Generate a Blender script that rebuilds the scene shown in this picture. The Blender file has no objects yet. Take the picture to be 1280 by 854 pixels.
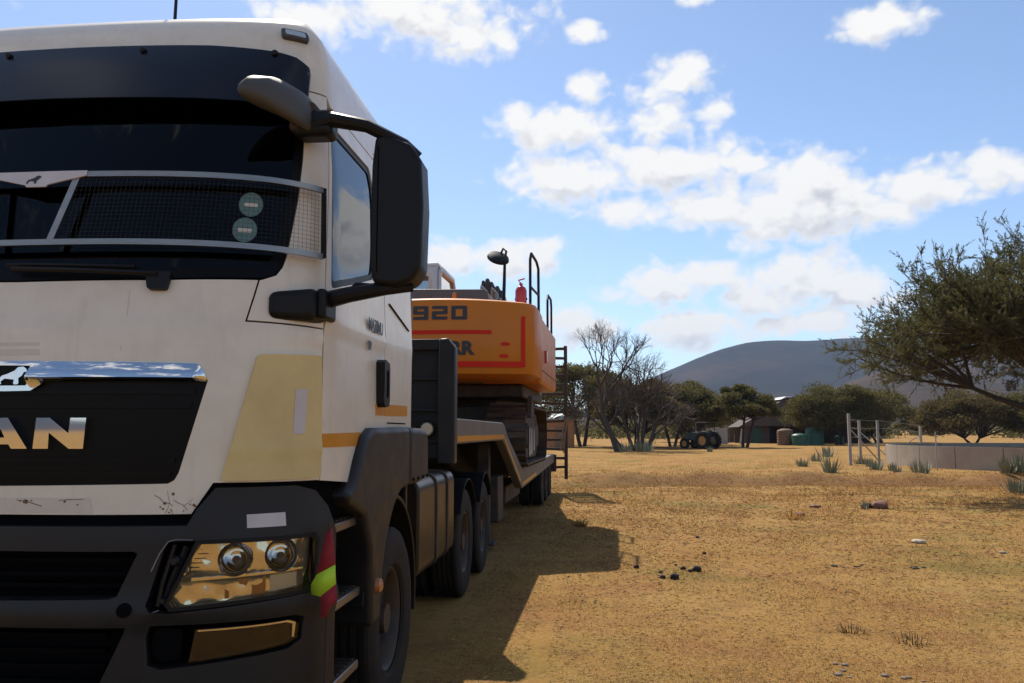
import bpy, bmesh, math, random
import numpy as np
from mathutils import Vector, Matrix
from mathutils.geometry import delaunay_2d_cdt

scene = bpy.context.scene
COL = scene.collection
R = math.radians

# ------------------------------------------------------------------ camera
cam_d = bpy.data.cameras.new('camera')
cam_d.sensor_width = 36.0
cam_d.lens = 1033.0 / 1280.0 * 36.0
cam_d.clip_start = 0.05
cam_d.clip_end = 30000.0
cam = bpy.data.objects.new('camera', cam_d)
COL.objects.link(cam)
cam.location = (0, 0, 1.6)
cam.rotation_euler = (R(90 + 6.24), 0, R(5.25))
scene.camera = cam

# ------------------------------------------------------------------ world, sun, exposure
SUN = Vector((-0.325, 0.75, 1.0)).normalized()
SUN_EL = math.asin(SUN.z)
SUN_AZ = math.atan2(SUN.x, SUN.y)          # clockwise from +Y
SKY_STRENGTH = 0.13
CLOUD_LIGHT = 0.80
SUN_STRENGTH = 5.0
EXPOSURE = 0.36

world = bpy.data.worlds.new('World')
scene.world = world
world.use_nodes = True
world.cycles.sampling_method = 'MANUAL'
world.cycles.sample_map_resolution = 256
wn, wl = world.node_tree.nodes, world.node_tree.links
wn.clear()

def node(nt, typ, **kw):
    n = nt.nodes.new(typ)
    for k, v in kw.items():
        setattr(n, k, v)
    return n

def cloud_group():
    """cumulus field over azimuth and elevation: what is seen to the north plus scattered clouds all round"""
    g = bpy.data.node_groups.new('cumulus', 'ShaderNodeTree')
    g.interface.new_socket('Dir', in_out='INPUT', socket_type='NodeSocketVector')
    g.interface.new_socket('Shift', in_out='INPUT', socket_type='NodeSocketVector')
    g.interface.new_socket('Density', in_out='OUTPUT', socket_type='NodeSocketFloat')
    gi, go = g.nodes.new('NodeGroupInput'), g.nodes.new('NodeGroupOutput')
    L = g.links.new
    def math_(op, a, b=None, c=None, clamp=False):
        n = g.nodes.new('ShaderNodeMath'); n.operation = op; n.use_clamp = clamp
        for i, x in enumerate((a, b, c)):
            if x is None: continue
            if isinstance(x, (int, float)): n.inputs[i].default_value = x
            else: L(x, n.inputs[i])
        return n.outputs[0]
    def vmath(op, a, b=None):
        n = g.nodes.new('ShaderNodeVectorMath'); n.operation = op
        for i, x in enumerate((a, b)):
            if x is None: continue
            if isinstance(x, tuple): n.inputs[i].default_value = x
            else: L(x, n.inputs[i])
        return n
    sep = g.nodes.new('ShaderNodeSeparateXYZ'); L(gi.outputs['Dir'], sep.inputs[0])
    az = math_('ARCTAN2', sep.outputs[0], sep.outputs[1])
    el = math_('ARCSINE', sep.outputs[2])
    cmb = g.nodes.new('ShaderNodeCombineXYZ'); L(az, cmb.inputs[0]); L(el, cmb.inputs[1])
    p = vmath('ADD', cmb.outputs[0], gi.outputs['Shift']).outputs[0]
    # edge warp
    nz = g.nodes.new('ShaderNodeTexNoise'); nz.noise_dimensions = '2D'
    nz.inputs['Scale'].default_value = 13; nz.inputs['Detail'].default_value = 9; nz.inputs['Roughness'].default_value = 0.56
    st = vmath('MULTIPLY', p, (1.0, 1.35, 1.0)).outputs[0]
    L(st, nz.inputs['Vector'])
    vo = g.nodes.new('ShaderNodeTexVoronoi'); vo.feature = 'F1'; vo.voronoi_dimensions = '2D'
    vo.inputs['Scale'].default_value = 34; vo.inputs['Detail'].default_value = 1.0
    nw = g.nodes.new('ShaderNodeTexNoise'); nw.noise_dimensions = '2D'; nw.inputs['Scale'].default_value = 30; nw.inputs['Detail'].default_value = 4
    L(st, nw.inputs['Vector'])
    wv = vmath('MULTIPLY', nw.outputs['Color'], (0.03, 0.03, 0.0)).outputs[0]
    L(vmath('ADD', st, wv).outputs[0], vo.inputs['Vector'])
    cur = None
    for (a, e, ra, re) in CLOUDS:
        d = vmath('SUBTRACT', p, (a, e, 0)).outputs[0]
        d = vmath('MULTIPLY', d, (1 / (ra * 1.12), 1 / (re * 1.15), 0)).outputs[0]
        l = vmath('LENGTH', d).outputs['Value']
        cur = l if cur is None else math_('SMOOTH_MIN', cur, l, 0.35)
    field = math_('SUBTRACT', 1.0, cur)
    field = math_('MAXIMUM', field, -1.6)
    # scattered fair-weather clouds over the rest of the dome
    zz = math_('MAXIMUM', sep.outputs[2], 0.02)
    px = math_('DIVIDE', sep.outputs[0], math_('ADD', zz, 0.12))
    py = math_('DIVIDE', sep.outputs[1], math_('ADD', zz, 0.12))
    pc = g.nodes.new('ShaderNodeCombineXYZ'); L(px, pc.inputs[0]); L(py, pc.inputs[1])
    n2 = g.nodes.new('ShaderNodeTexNoise'); n2.noise_dimensions = '2D'; n2.inputs['Scale'].default_value = 1.3; n2.inputs['Detail'].default_value = 5
    L(pc.outputs[0], n2.inputs['Vector'])
    gen = math_('MULTIPLY', math_('SUBTRACT', n2.outputs[0], 0.56), 9.0)
    # generic clouds only where the seen cloud deck is not described
    out_a = math_('MULTIPLY', math_('SUBTRACT', math_('ABSOLUTE', math_('SUBTRACT', az, 0.05)), 0.55), 8.0, clamp=True)
    out_e = math_('MULTIPLY', math_('SUBTRACT', el, 0.58), 8.0, clamp=True)
    om = math_('MAXIMUM', out_a, out_e)
    gen = math_('ADD', gen, math_('MULTIPLY', math_('SUBTRACT', om, 1.0), 6.0))
    field = math_('MAXIMUM', field, gen)
    f = math_('ADD', math_('MULTIPLY', field, 1.7), 0.42)
    f = math_('ADD', f, math_('MULTIPLY', math_('SUBTRACT', nz.outputs[0], 0.5), 2.9))
    f = math_('ADD', f, math_('MULTIPLY', math_('SUBTRACT', 0.40, vo.outputs['Distance']), 0.9))
    L(f, go.inputs['Density'])
    return g

CLOUDS = [(-0.0416,0.3614,0.0695,0.029),(-0.0816,0.3664,0.031,0.0213),(-0.0042,0.4053,0.025,0.0174),(0.1171,0.4074,0.0335,0.0232),
 (0.0989,0.3737,0.043,0.0329),(0.1544,0.3712,0.0274,0.0174),(0.1148,0.3142,0.0883,0.0271),(-0.0122,0.3011,0.0818,0.0252),
 (0.1899,0.3088,0.0359,0.0136),(0.2613,0.2871,0.0601,0.031),(0.251,0.2497,0.082,0.0387),(0.1467,0.2638,0.0687,0.0232),
 (0.3777,0.2651,0.0662,0.0232),(0.4434,0.2701,0.0436,0.0213),(0.0511,0.2647,0.0456,0.0194),(0.3196,0.2459,0.0737,0.0213),
 (0.0879,0.1728,0.0657,0.0271),(0.1399,0.1832,0.0321,0.0213),(0.2654,0.1702,0.0682,0.0368),(0.212,0.152,0.0618,0.0271),
 (0.3113,0.1529,0.037,0.0213),(0.1291,0.1242,0.083,0.0213),(0.0056,0.1229,0.0527,0.0232),(0.2464,0.1257,0.0777,0.0155),
 (-0.1212,0.2101,0.0774,0.0232),(-0.0522,0.2215,0.0242,0.0116),(-0.2333,0.4867,0.1426,0.0329),(-0.1423,0.4626,0.0483,0.0252),
 (0.0045,0.4638,0.0211,0.0126),(-0.1018,0.4545,0.0174,0.0174),(0.3416,0.4375,0.0405,0.0194),(0.1339,0.4885,0.024,0.0087),
 (-0.3503,0.4704,0.0546,0.0194),(-0.0331,0.1348,0.0241,0.0116)]

cg = cloud_group()
wt = world.node_tree
tc = node(wt, 'ShaderNodeTexCoord')
sky = node(wt, 'ShaderNodeTexSky', sky_type='NISHITA')
sky.sun_disc = False
sky.sun_elevation = SUN_EL
sky.sun_rotation = SUN_AZ
sky.altitude = 1200
sky.air_density = 1.0
sky.dust_density = 0.7
sky.ozone_density = 2.0
bg = node(wt, 'ShaderNodeBackground'); bg.inputs['Strength'].default_value = SKY_STRENGTH
wl.new(sky.outputs[0], bg.inputs['Color'])
c1 = node(wt, 'ShaderNodeGroup'); c1.node_tree = cg
c2 = node(wt, 'ShaderNodeGroup'); c2.node_tree = cg
wl.new(tc.outputs['Generated'], c1.inputs['Dir']); wl.new(tc.outputs['Generated'], c2.inputs['Dir'])
c2.inputs['Shift'].default_value = (-0.010, 0.022, 0)
def wmath(op, a, b, clamp=False):
    n = node(wt, 'ShaderNodeMath', operation=op); n.use_clamp = clamp
    for i, x in enumerate((a, b)):
        if isinstance(x, (int, float)): n.inputs[i].default_value = x
        else: wl.new(x, n.inputs[i])
    return n.outputs[0]
def wrange(x, a, b, lo, hi, smooth=True):
    n = node(wt, 'ShaderNodeMapRange'); n.interpolation_type = 'SMOOTHSTEP' if smooth else 'LINEAR'
    wl.new(x, n.inputs[0])
    for i, v in enumerate((a, b, lo, hi)): n.inputs[i + 1].default_value = v
    return n.outputs[0]
cover = wrange(c1.outputs[0], -0.15, 1.15, 0.0, 0.98)
thick = wrange(c1.outputs[0], 0.25, 1.5, 0.0, 1.0)
lit = wrange(wmath('SUBTRACT', c1.outputs[0], c2.outputs[0]), -1.2, 0.55, 0.0, 1.0)
shade = wmath('MULTIPLY', thick, wmath('SUBTRACT', 1.0, lit))
ramp = node(wt, 'ShaderNodeMix', data_type='RGBA')
wl.new(shade, ramp.inputs[0])
ramp.inputs['A'].default_value = (1.0, 0.985, 0.96, 1)
ramp.inputs['B'].default_value = (0.60, 0.61, 0.66, 1)
bgc = node(wt, 'ShaderNodeBackground'); bgc.inputs['Strength'].default_value = CLOUD_LIGHT
wl.new(ramp.outputs['Result'], bgc.inputs['Color'])
mixw = node(wt, 'ShaderNodeMixShader')
sepd = node(wt, 'ShaderNodeSeparateXYZ'); wl.new(tc.outputs['Generated'], sepd.inputs[0])
above = wrange(sepd.outputs[2], 0.0, 0.09, 0.0, 1.0)
wl.new(wmath('MULTIPLY', cover, above), mixw.inputs[0])
wl.new(bg.outputs[0], mixw.inputs[1]); wl.new(bgc.outputs[0], mixw.inputs[2])
wo = node(wt, 'ShaderNodeOutputWorld')
wl.new(mixw.outputs[0], wo.inputs['Surface'])

sun_d = bpy.data.lights.new('sun', 'SUN')
sun_d.energy = SUN_STRENGTH
sun_d.angle = R(0.53)
sun_d.color = (1.0, 0.93, 0.82)
sun_o = bpy.data.objects.new('sun', sun_d)
COL.objects.link(sun_o)
sun_o.rotation_euler = (-SUN).to_track_quat('-Z', 'Y').to_euler()
sun_o.location = (-30, 60, 90)

vs = scene.view_settings
vs.view_transform = 'Standard'
vs.look = 'None'
vs.exposure = EXPOSURE
vs.gamma = 1.0
vs.use_curve_mapping = False
scene.cycles.use_denoising = True
scene.cycles.max_bounces = 8
scene.cycles.transparent_max_bounces = 24
scene.cycles.volume_bounces = 0
scene.cycles.use_adaptive_sampling = True

# ------------------------------------------------------------------ materials
MATS = {}
def mat(name, color, rough=0.5, metal=0.0, var=0.0, scale=6.0, var_col=None, bump=0.0, bump_scale=60.0, coat=0.0,
        spec=0.5, dirt=0.0, dirt_col=(0.22, 0.13, 0.06), dirt_scale=3.0, emit=None, island=0.0, trans=0.0, stretch=None, chips=False):
    m = bpy.data.materials.new(name); m.use_nodes = True
    nt = m.node_tree; n = nt.nodes; l = nt.links
    b = n['Principled BSDF']
    b.inputs['Roughness'].default_value = rough
    b.inputs['Metallic'].default_value = metal
    b.inputs['Coat Weight'].default_value = coat
    b.inputs['Coat Roughness'].default_value = 0.08
    b.inputs['Specular IOR Level'].default_value = spec
    col = n.new('ShaderNodeRGB'); col.outputs[0].default_value = (*color, 1)
    cur = col.outputs[0]
    co = n.new('ShaderNodeTexCoord')
    vec = co.outputs['Object']
    if stretch:
        mp = n.new('ShaderNodeMapping'); mp.inputs['Scale'].default_value = stretch
        l.new(vec, mp.inputs[0]); vec = mp.outputs[0]
    def mix(fac, a, bcol):
        x = n.new('ShaderNodeMix'); x.data_type = 'RGBA'
        l.new(fac, x.inputs[0]); l.new(a, x.inputs['A'])
        if isinstance(bcol, tuple): x.inputs['B'].default_value = (*bcol, 1)
        else: l.new(bcol, x.inputs['B'])
        return x.outputs['Result']
    def noise(sc, det=6, rg=0.6):
        t = n.new('ShaderNodeTexNoise'); t.inputs['Scale'].default_value = sc; t.inputs['Detail'].default_value = det
        t.inputs['Roughness'].default_value = rg
        l.new(vec, t.inputs['Vector']); return t.outputs[0]
    def rng(x, a, bb, lo, hi):
        t = n.new('ShaderNodeMapRange'); l.new(x, t.inputs[0])
        for i, v in enumerate((a, bb, lo, hi)): t.inputs[i + 1].default_value = v
        return t.outputs[0]
    if var > 0:
        vc = var_col or tuple(c * 0.55 for c in color)
        cur = mix(rng(noise(scale), 0.35, 0.7, 0.0, var), cur, vc)
    if island > 0:
        g = n.new('ShaderNodeNewGeometry')
        vc = var_col or tuple(c * 0.4 for c in color)
        cur = mix(rng(g.outputs['Random Per Island'], 0, 1, 0, island), cur, vc)
    if dirt > 0:
        f = rng(noise(dirt_scale, 9, 0.68), 0.42, 0.75, 0.0, dirt)
        cur = mix(f, cur, dirt_col)
        l.new(rng(f, 0, 1, rough, min(1, rough + 0.5)), b.inputs['Roughness'])
    if chips:   # dust runs and stone chips
        mp = n.new('ShaderNodeMapping'); mp.inputs['Scale'].default_value = (14, 14, 1.1); l.new(co.outputs['Object'], mp.inputs[0])
        t = n.new('ShaderNodeTexNoise'); t.inputs['Scale'].default_value = 1.6; t.inputs['Detail'].default_value = 5; l.new(mp.outputs[0], t.inputs['Vector'])
        cur = mix(rng(t.outputs[0], 0.54, 0.80, 0.0, 0.2), cur, (0.46, 0.35, 0.24))
        t = n.new('ShaderNodeTexVoronoi'); t.inputs['Scale'].default_value = 26; l.new(co.outputs['Object'], t.inputs['Vector'])
        t2 = n.new('ShaderNodeTexNoise'); t2.inputs['Scale'].default_value = 2.2; l.new(co.outputs['Object'], t2.inputs['Vector'])
        f1 = rng(t.outputs['Distance'], 0.05, 0.085, 1.0, 0.0); f2 = rng(t2.outputs[0], 0.54, 0.62, 0.0, 0.8)
        mm = n.new('ShaderNodeMath'); mm.operation = 'MULTIPLY'; l.new(f1, mm.inputs[0]); l.new(f2, mm.inputs[1])
        cur = mix(mm.outputs[0], cur, (0.16, 0.10, 0.06))
    l.new(cur, b.inputs['Base Color'])
    if bump > 0:
        bp = n.new('ShaderNodeBump'); bp.inputs['Strength'].default_value = bump; bp.inputs['Distance'].default_value = 0.01
        l.new(noise(bump_scale, 4, 0.6), bp.inputs['Height']); l.new(bp.outputs[0], b.inputs['Normal'])
    if emit:
        b.inputs['Emission Color'].default_value = (*emit[:3], 1); b.inputs['Emission Strength'].default_value = emit[3]
    if trans > 0:
        tb = n.new('ShaderNodeBsdfTranslucent'); l.new(cur, tb.inputs[0])
        ms = n.new('ShaderNodeMixShader'); ms.inputs[0].default_value = trans
        l.new(b.outputs[0], ms.inputs[1]); l.new(tb.outputs[0], ms.inputs[2])
        l.new(ms.outputs[0], n['Material Output'].inputs['Surface'])
    MATS[name] = m
    return m

def glass_mat(name, tint, ior=1.5, rough=0.0):
    m = bpy.data.materials.new(name); m.use_nodes = True
    nt = m.node_tree; n = nt.nodes; l = nt.links
    n.remove(n['Principled BSDF'])
    tr = n.new('ShaderNodeBsdfTransparent'); tr.inputs[0].default_value = (*tint, 1)
    gl = n.new('ShaderNodeBsdfGlossy'); gl.inputs['Roughness'].default_value = rough
    fr = n.new('ShaderNodeFresnel'); fr.inputs['IOR'].default_value = ior
    mx = n.new('ShaderNodeMixShader')
    l.new(fr.outputs[0], mx.inputs[0]); l.new(tr.outputs[0], mx.inputs[1]); l.new(gl.outputs[0], mx.inputs[2])
    l.new(mx.outputs[0], n['Material Output'].inputs['Surface'])
    MATS[name] = m
    return m

mat('white_paint', (0.78, 0.70, 0.57), 0.30, coat=0.3, var=0.22, scale=1.3, var_col=(0.60, 0.51, 0.40), dirt=0.2, dirt_col=(0.40, 0.30, 0.20), dirt_scale=7, chips=True)
mat('cream_primer', (0.70, 0.54, 0.23), 0.5, var=0.25, scale=3, var_col=(0.58, 0.45, 0.2), dirt=0.2)
mat('bumper_plastic', (0.0100, 0.0100, 0.0115), 0.42, spec=0.35, var=0.5, scale=4, var_col=(0.020, 0.017, 0.015), bump=0.1, bump_scale=420, dirt=0.5, dirt_col=(0.036, 0.026, 0.018), dirt_scale=5)
mat('black_plastic', (0.006, 0.006, 0.0065), 0.45, spec=0.25, bump=0.08, bump_scale=300, dirt=0.12, dirt_col=(0.03, 0.025, 0.02))
mat('grey_plastic', (0.055, 0.053, 0.05), 0.5, bump=0.1, bump_scale=300, dirt=0.3, dirt_col=(0.14, 0.11, 0.08))
mat('black_gloss', (0.004, 0.004, 0.004), 0.3, spec=0.12, dirt=0.05, dirt_col=(0.03, 0.025, 0.02))
mat('dark_inside', (0.006, 0.006, 0.0065), 0.9, spec=0.0)
mat('chrome', (0.74, 0.74, 0.75), 0.035, 1.0)
mat('brushed_steel', (0.42, 0.38, 0.33), 0.32, 1.0, var=0.5, scale=14, var_col=(0.38, 0.26, 0.16), stretch=(1, 1, 5))
mat('visor_smoke', (0.006, 0.007, 0.011), 0.2, spec=0.3, dirt=0.08, dirt_col=(0.05, 0.05, 0.055))
mat('rubber', (0.010, 0.0095, 0.009), 0.8, spec=0.25, var=0.6, scale=5, var_col=(0.026, 0.019, 0.013), bump=0.2, bump_scale=90, dirt=0.4, dirt_col=(0.05, 0.034, 0.02))
mat('rim_paint', (0.055, 0.026, 0.016), 0.55, var=0.6, scale=7, var_col=(0.07, 0.045, 0.03), dirt=0.5)
mat('aluminium', (0.26, 0.24, 0.22), 0.36, 0.85, var=0.5, scale=9, var_col=(0.22, 0.17, 0.13), dirt=0.3)
mat('tank_metal', (0.016, 0.0125, 0.0105), 0.3, 0.1, var=0.4, scale=4, var_col=(0.03, 0.022, 0.017), dirt=0.2, spec=0.3)
mat('orange_tape', (0.62, 0.25, 0.015), 0.32, var=0.2, scale=20)
mat('amber_lens', (0.45, 0.16, 0.05), 0.2, coat=0.5)
mat('amber_dark', (0.016, 0.007, 0.005), 0.25, spec=0.3, var=0.7, scale=25, var_col=(0.035, 0.018, 0.012))
mat('white_sticker', (0.62, 0.57, 0.56), 0.5, dirt=0.3)
mat('ghost_sticker', (0.66, 0.60, 0.50), 0.45, var=0.5, scale=20, var_col=(0.58, 0.5, 0.4))
mat('rust_mark', (0.16, 0.075, 0.03), 0.8, var=0.6, scale=40, var_col=(0.28, 0.16, 0.08))
mat('lens_disc', (0.13, 0.22, 0.19), 0.4, var=0.3, scale=20)
mat('seat_cloth', (0.02, 0.021, 0.025), 0.9)
mat('dash_plastic', (0.02, 0.02, 0.021), 0.6)
mat('flag_red', (0.32, 0.02, 0.025), 0.8, var=0.4, scale=15)
mat('flag_lime', (0.50, 0.72, 0.03), 0.6)
mat('excavator_orange', (0.60, 0.175, 0.004), 0.40, spec=0.3, coat=0.08, var=0.25, scale=2.2, var_col=(0.46, 0.16, 0.01), dirt=0.25, dirt_col=(0.25, 0.13, 0.04))
mat('excavator_red', (0.60, 0.018, 0.004), 0.5, spec=0.2)
mat('excavator_grey', (0.09, 0.088, 0.088), 0.42, dirt=0.3)
mat('excavator_white', (0.62, 0.60, 0.57), 0.35, coat=0.2, dirt=0.25)
mat('decal_black', (0.02, 0.02, 0.02), 0.4)
mat('dark_steel', (0.022, 0.020, 0.018), 0.55, 0.3, var=0.6, scale=6, var_col=(0.075, 0.045, 0.03), dirt=0.5, dirt_col=(0.13, 0.085, 0.05))
mat('track_steel', (0.030, 0.026, 0.023), 0.5, 0.5, var=0.6, scale=8, var_col=(0.12, 0.075, 0.045), dirt=0.5)
mat('trailer_paint', (0.016, 0.018, 0.021), 0.42, var=0.4, scale=3, var_col=(0.03, 0.028, 0.026), dirt=0.2, dirt_col=(0.07, 0.05, 0.03))
mat('trailer_grey', (0.12, 0.11, 0.10), 0.5, var=0.4, scale=3, var_col=(0.11, 0.09, 0.07), dirt=0.4)
mat('rust_steel', (0.06, 0.032, 0.02), 0.75, 0.2, var=0.7, scale=6, var_col=(0.06, 0.04, 0.03))
mat('extinguisher_red', (0.50, 0.02, 0.02), 0.3, coat=0.4)
mat('lamp_cream', (0.7, 0.62, 0.45), 0.3, coat=0.4)
mat('hose_rubber', (0.02, 0.018, 0.016), 0.6, dirt=0.4)
mat('reflector_red', (0.42, 0.02, 0.02), 0.25, coat=0.5)
mat('wood_old', (0.22, 0.15, 0.09), 0.85, var=0.5, scale=9, bump=0.3, bump_scale=30)
glass_mat('windshield_glass', (0.22, 0.24, 0.25), 1.35)
glass_mat('side_glass', (0.14, 0.17, 0.17), 1.95)
glass_mat('lamp_glass', (0.92, 0.88, 0.78), 1.5)
mat('lamp_bezel', (0.86, 0.82, 0.72), 0.10, 0.8, var=0.3, scale=14, var_col=(0.7, 0.58, 0.38))
mat('lamp_bowl', (0.66, 0.67, 0.70), 0.06, 1.0)

# ------------------------------------------------------------------ mesh helpers
def link(name, me, m, parent=None):
    o = bpy.data.objects.new(name, me)
    COL.objects.link(o)
    if m is not None and me is not None and len(me.materials) == 0:
        me.materials.append(MATS[m] if isinstance(m, str) else m)
    if parent is not None:
        o.parent = parent
    return o

def tag(o, label, cat, group=None, kind=None):
    if label: o['label'] = label
    if cat: o['category'] = cat
    if group: o['group'] = group
    if kind: o['kind'] = kind
    return o

def thing(name, label, cat, loc=(0, 0, 0), rz=0.0, group=None):
    o = bpy.data.objects.new(name, None)
    COL.objects.link(o)
    o.empty_display_size = 0.2
    o.location = loc; o.rotation_euler = (0, 0, rz)
    return tag(o, label, cat, group)

def sub_empty(name, parent, loc=(0, 0, 0), rot=(0, 0, 0)):
    o = bpy.data.objects.new(name, None); COL.objects.link(o)
    o.empty_display_size = 0.05
    o.parent = parent; o.location = loc; o.rotation_euler = rot
    return o

def copy_tree(o, parent=None):
    c = o.copy(); COL.objects.link(c)
    if parent is not None: c.parent = parent
    for ch in [x for x in bpy.data.objects if x.parent == o]:
        copy_tree(ch, c)
    return c

class MB:
    def __init__(s): s.v = []; s.f = []
    def add(s, vs_, fs):
        k = len(s.v); s.v += [tuple(p) for p in vs_]; s.f += [tuple(i + k for i in f) for f in fs]; return s
    def box(s, x0, x1, y0, y1, z0, z1, rot=None, piv=None):
        vs_ = [Vector((x, y, z)) for z in (z0, z1) for y in (y0, y1) for x in (x0, x1)]
        if rot is not None:
            c = Vector(piv) if piv else Vector(((x0 + x1) / 2, (y0 + y1) / 2, (z0 + z1) / 2))
            vs_ = [rot @ (p - c) + c for p in vs_]
        return s.add(vs_, [(0, 2, 3, 1), (4, 5, 7, 6), (0, 1, 5, 4), (2, 6, 7, 3), (0, 4, 6, 2), (1, 3, 7, 5)])
    def prism(s, poly, a0, a1, axis='x'):
        """poly is a list of 2D points; axis x: (y,z), y: (x,z), z: (x,y)"""
        n = len(poly)
        def P(p, a):
            return (a, p[0], p[1]) if axis == 'x' else ((p[0], a, p[1]) if axis == 'y' else (p[0], p[1], a))
        vs_ = [P(p, a0) for p in poly] + [P(p, a1) for p in poly]
        fs = [tuple(range(n))[::-1], tuple(range(n, 2 * n))] + [(i, (i + 1) % n, n + (i + 1) % n, n + i) for i in range(n)]
        return s.add(vs_, fs)
    def tube(s, pts, r, n=8, caps=True):
        pts = [Vector(p) for p in pts]
        rr = r if isinstance(r, (list, tuple)) else [r] * len(pts)
        rings = []; up = Vector((0, 0, 1))
        t0 = (pts[1] - pts[0]).normalized()
        if abs(t0.z) > 0.95: up = Vector((1, 0, 0))
        a = t0.cross(up).normalized()
        for i, p in enumerate(pts):
            t = (pts[min(i + 1, len(pts) - 1)] - pts[max(i - 1, 0)]).normalized()
            a = (a - t * a.dot(t)).normalized(); b = t.cross(a)
            rings.append([p + (a * math.cos(2 * math.pi * k / n) + b * math.sin(2 * math.pi * k / n)) * rr[i] for k in range(n)])
        vs_ = [q for ring in rings for q in ring]
        fs = [(i * n + k, i * n + (k + 1) % n, (i + 1) * n + (k + 1) % n, (i + 1) * n + k) for i in range(len(pts) - 1) for k in range(n)]
        if caps: fs += [tuple(range(n))[::-1], tuple(range((len(pts) - 1) * n, len(pts) * n))]
        return s.add(vs_, fs)
    def lathe(s, prof, c, axis='x', n=32, closed=False, caps=True):
        """prof: (radius, height along axis)"""
        c = Vector(c); vs_ = []
        for (r, h) in prof:
            for k in range(n):
                a = 2 * math.pi * k / n; ca, sa = r * math.cos(a), r * math.sin(a)
                vs_.append(c + (Vector((h, ca, sa)) if axis == 'x' else (Vector((ca, h, sa)) if axis == 'y' else Vector((ca, sa, h)))))
        m = len(prof); fs = []
        for i in range(m if closed else m - 1):
            j = (i + 1) % m
            for k in range(n):
                fs.append((i * n + k, i * n + (k + 1) % n, j * n + (k + 1) % n, j * n + k))
        if not closed and caps:
            if prof[0][0] > 1e-6: fs.append(tuple(range(n))[::-1])
            if prof[-1][0] > 1e-6: fs.append(tuple(range((m - 1) * n, m * n)))
        return s.add(vs_, fs)
    def mesh(s, name, ang=35):
        me = bpy.data.meshes.new(name)
        me.from_pydata(s.v, [], s.f)
        bm = bmesh.new(); bm.from_mesh(me)
        bmesh.ops.remove_doubles(bm, verts=bm.verts, dist=1e-6)
        bmesh.ops.recalc_face_normals(bm, faces=bm.faces)
        bm.to_mesh(me); bm.free()
        for p in me.polygons: p.use_smooth = True
        me.set_sharp_from_angle(angle=R(ang))
        return me
    def build(s, name, m, parent=None, bevel=0.0, seg=2, ang=35):
        o = link(name, s.mesh(name, ang), m, parent)
        if bevel > 0:
            md = o.modifiers.new('bevel', 'BEVEL'); md.width = bevel; md.segments = seg
            md.limit_method = 'ANGLE'; md.angle_limit = R(30); md.harden_normals = False
        return o

def np_mesh(name, V, F):
    """V (n,3), F (m,k) constant k"""
    me = bpy.data.meshes.new(name)
    V = np.asarray(V, np.float32); F = np.asarray(F, np.int32)
    me.vertices.add(len(V)); me.vertices.foreach_set('co', V.ravel())
    m, k = F.shape
    me.loops.add(m * k); me.loops.foreach_set('vertex_index', F.ravel())
    me.polygons.add(m); me.polygons.foreach_set('loop_start', np.arange(0, m * k, k, dtype=np.int32))
    me.update(calc_edges=True); me.validate()
    return me

def segs_mesh(name, segs, n=5):
    S = np.asarray(segs, float)                   # p0 p1 r0 r1
    p0, p1, r0, r1 = S[:, 0:3], S[:, 3:6], S[:, 6], S[:, 7]
    t = p1 - p0; t /= np.linalg.norm(t, axis=1)[:, None] + 1e-9
    up = np.where(np.abs(t[:, 2:3]) > 0.9, [[1.0, 0, 0]], [[0, 0, 1.0]])
    a = np.cross(t, up); a /= np.linalg.norm(a, axis=1)[:, None] + 1e-9
    b = np.cross(t, a)
    V = []
    for (p, r) in ((p0, r0), (p1, r1)):
        for k in range(n):
            th = 2 * math.pi * k / n
            V.append(p + (a * math.cos(th) + b * math.sin(th)) * r[:, None])
    V = np.stack(V, 1).reshape(-1, 3)
    base = np.arange(len(S))[:, None] * (2 * n)
    F = np.concatenate([base + np.array([[k, (k + 1) % n, n + (k + 1) % n, n + k]]) for k in range(n)])
    me = np_mesh(name, V, F)
    me.polygons.foreach_set('use_smooth', np.ones(len(me.polygons), bool))
    return me

def cards_mesh(name, C, D, length, width, rng):
    """one small diamond leaf per centre C, pointing along D"""
    N = len(C)
    D = D / (np.linalg.norm(D, axis=1)[:, None] + 1e-9)
    q = rng.normal(size=(N, 3)); s = np.cross(D, q); s /= np.linalg.norm(s, axis=1)[:, None] + 1e-9
    L = (length * rng.uniform(0.6, 1.3, N))[:, None]; Wd = (width * rng.uniform(0.6, 1.3, N))[:, None]
    V = np.stack([C - D * L * .5, C + s * Wd * .5, C + D * L * .5, C - s * Wd * .5], 1).reshape(-1, 3)
    F = np.arange(4 * N).reshape(N, 4)
    return np_mesh(name, V, F)

mat('mesh_wire', (0.05, 0.045, 0.04), 0.5, 0.6)
HAZE = 0.00011
# ------------------------------------------------------------------ ground
def bank(x, y):
    """low earth ridge and scrape across the field"""
    c = 28.0 + 0.35 * (x - 4) * 0.3 + 1.2 * math.sin(x * 0.21)
    d = (y - c)
    w = 1.0 if x > 0 else max(0.0, 1 + x / 6.0)
    return w * (0.26 * math.exp(-(d / 0.9) ** 2) * (0.7 + 0.3 * math.sin(x * 1.9)) - 0.20 * math.exp(-((d + 2.0) / 0.9) ** 2) + 0.10 * math.exp(-((d + 6.5) / 0.7) ** 2) * math.sin(x * .6 + 1))
def ground_z(x, y):
    z = 0.018 * math.sin(x * 1.3 + 0.7 * y) * math.sin(y * 0.9 - 0.4 * x) + 0.035 * math.sin(x * 0.31 + 2) * math.sin(y * 0.27)
    if x < -0.3 and 2 < y < 26: z *= 0.35
    z += bank(x, y)
    r = math.hypot(x, y)
    if r > 60: z += 0.006 * (min(r, 400) - 60)
    return z
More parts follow.
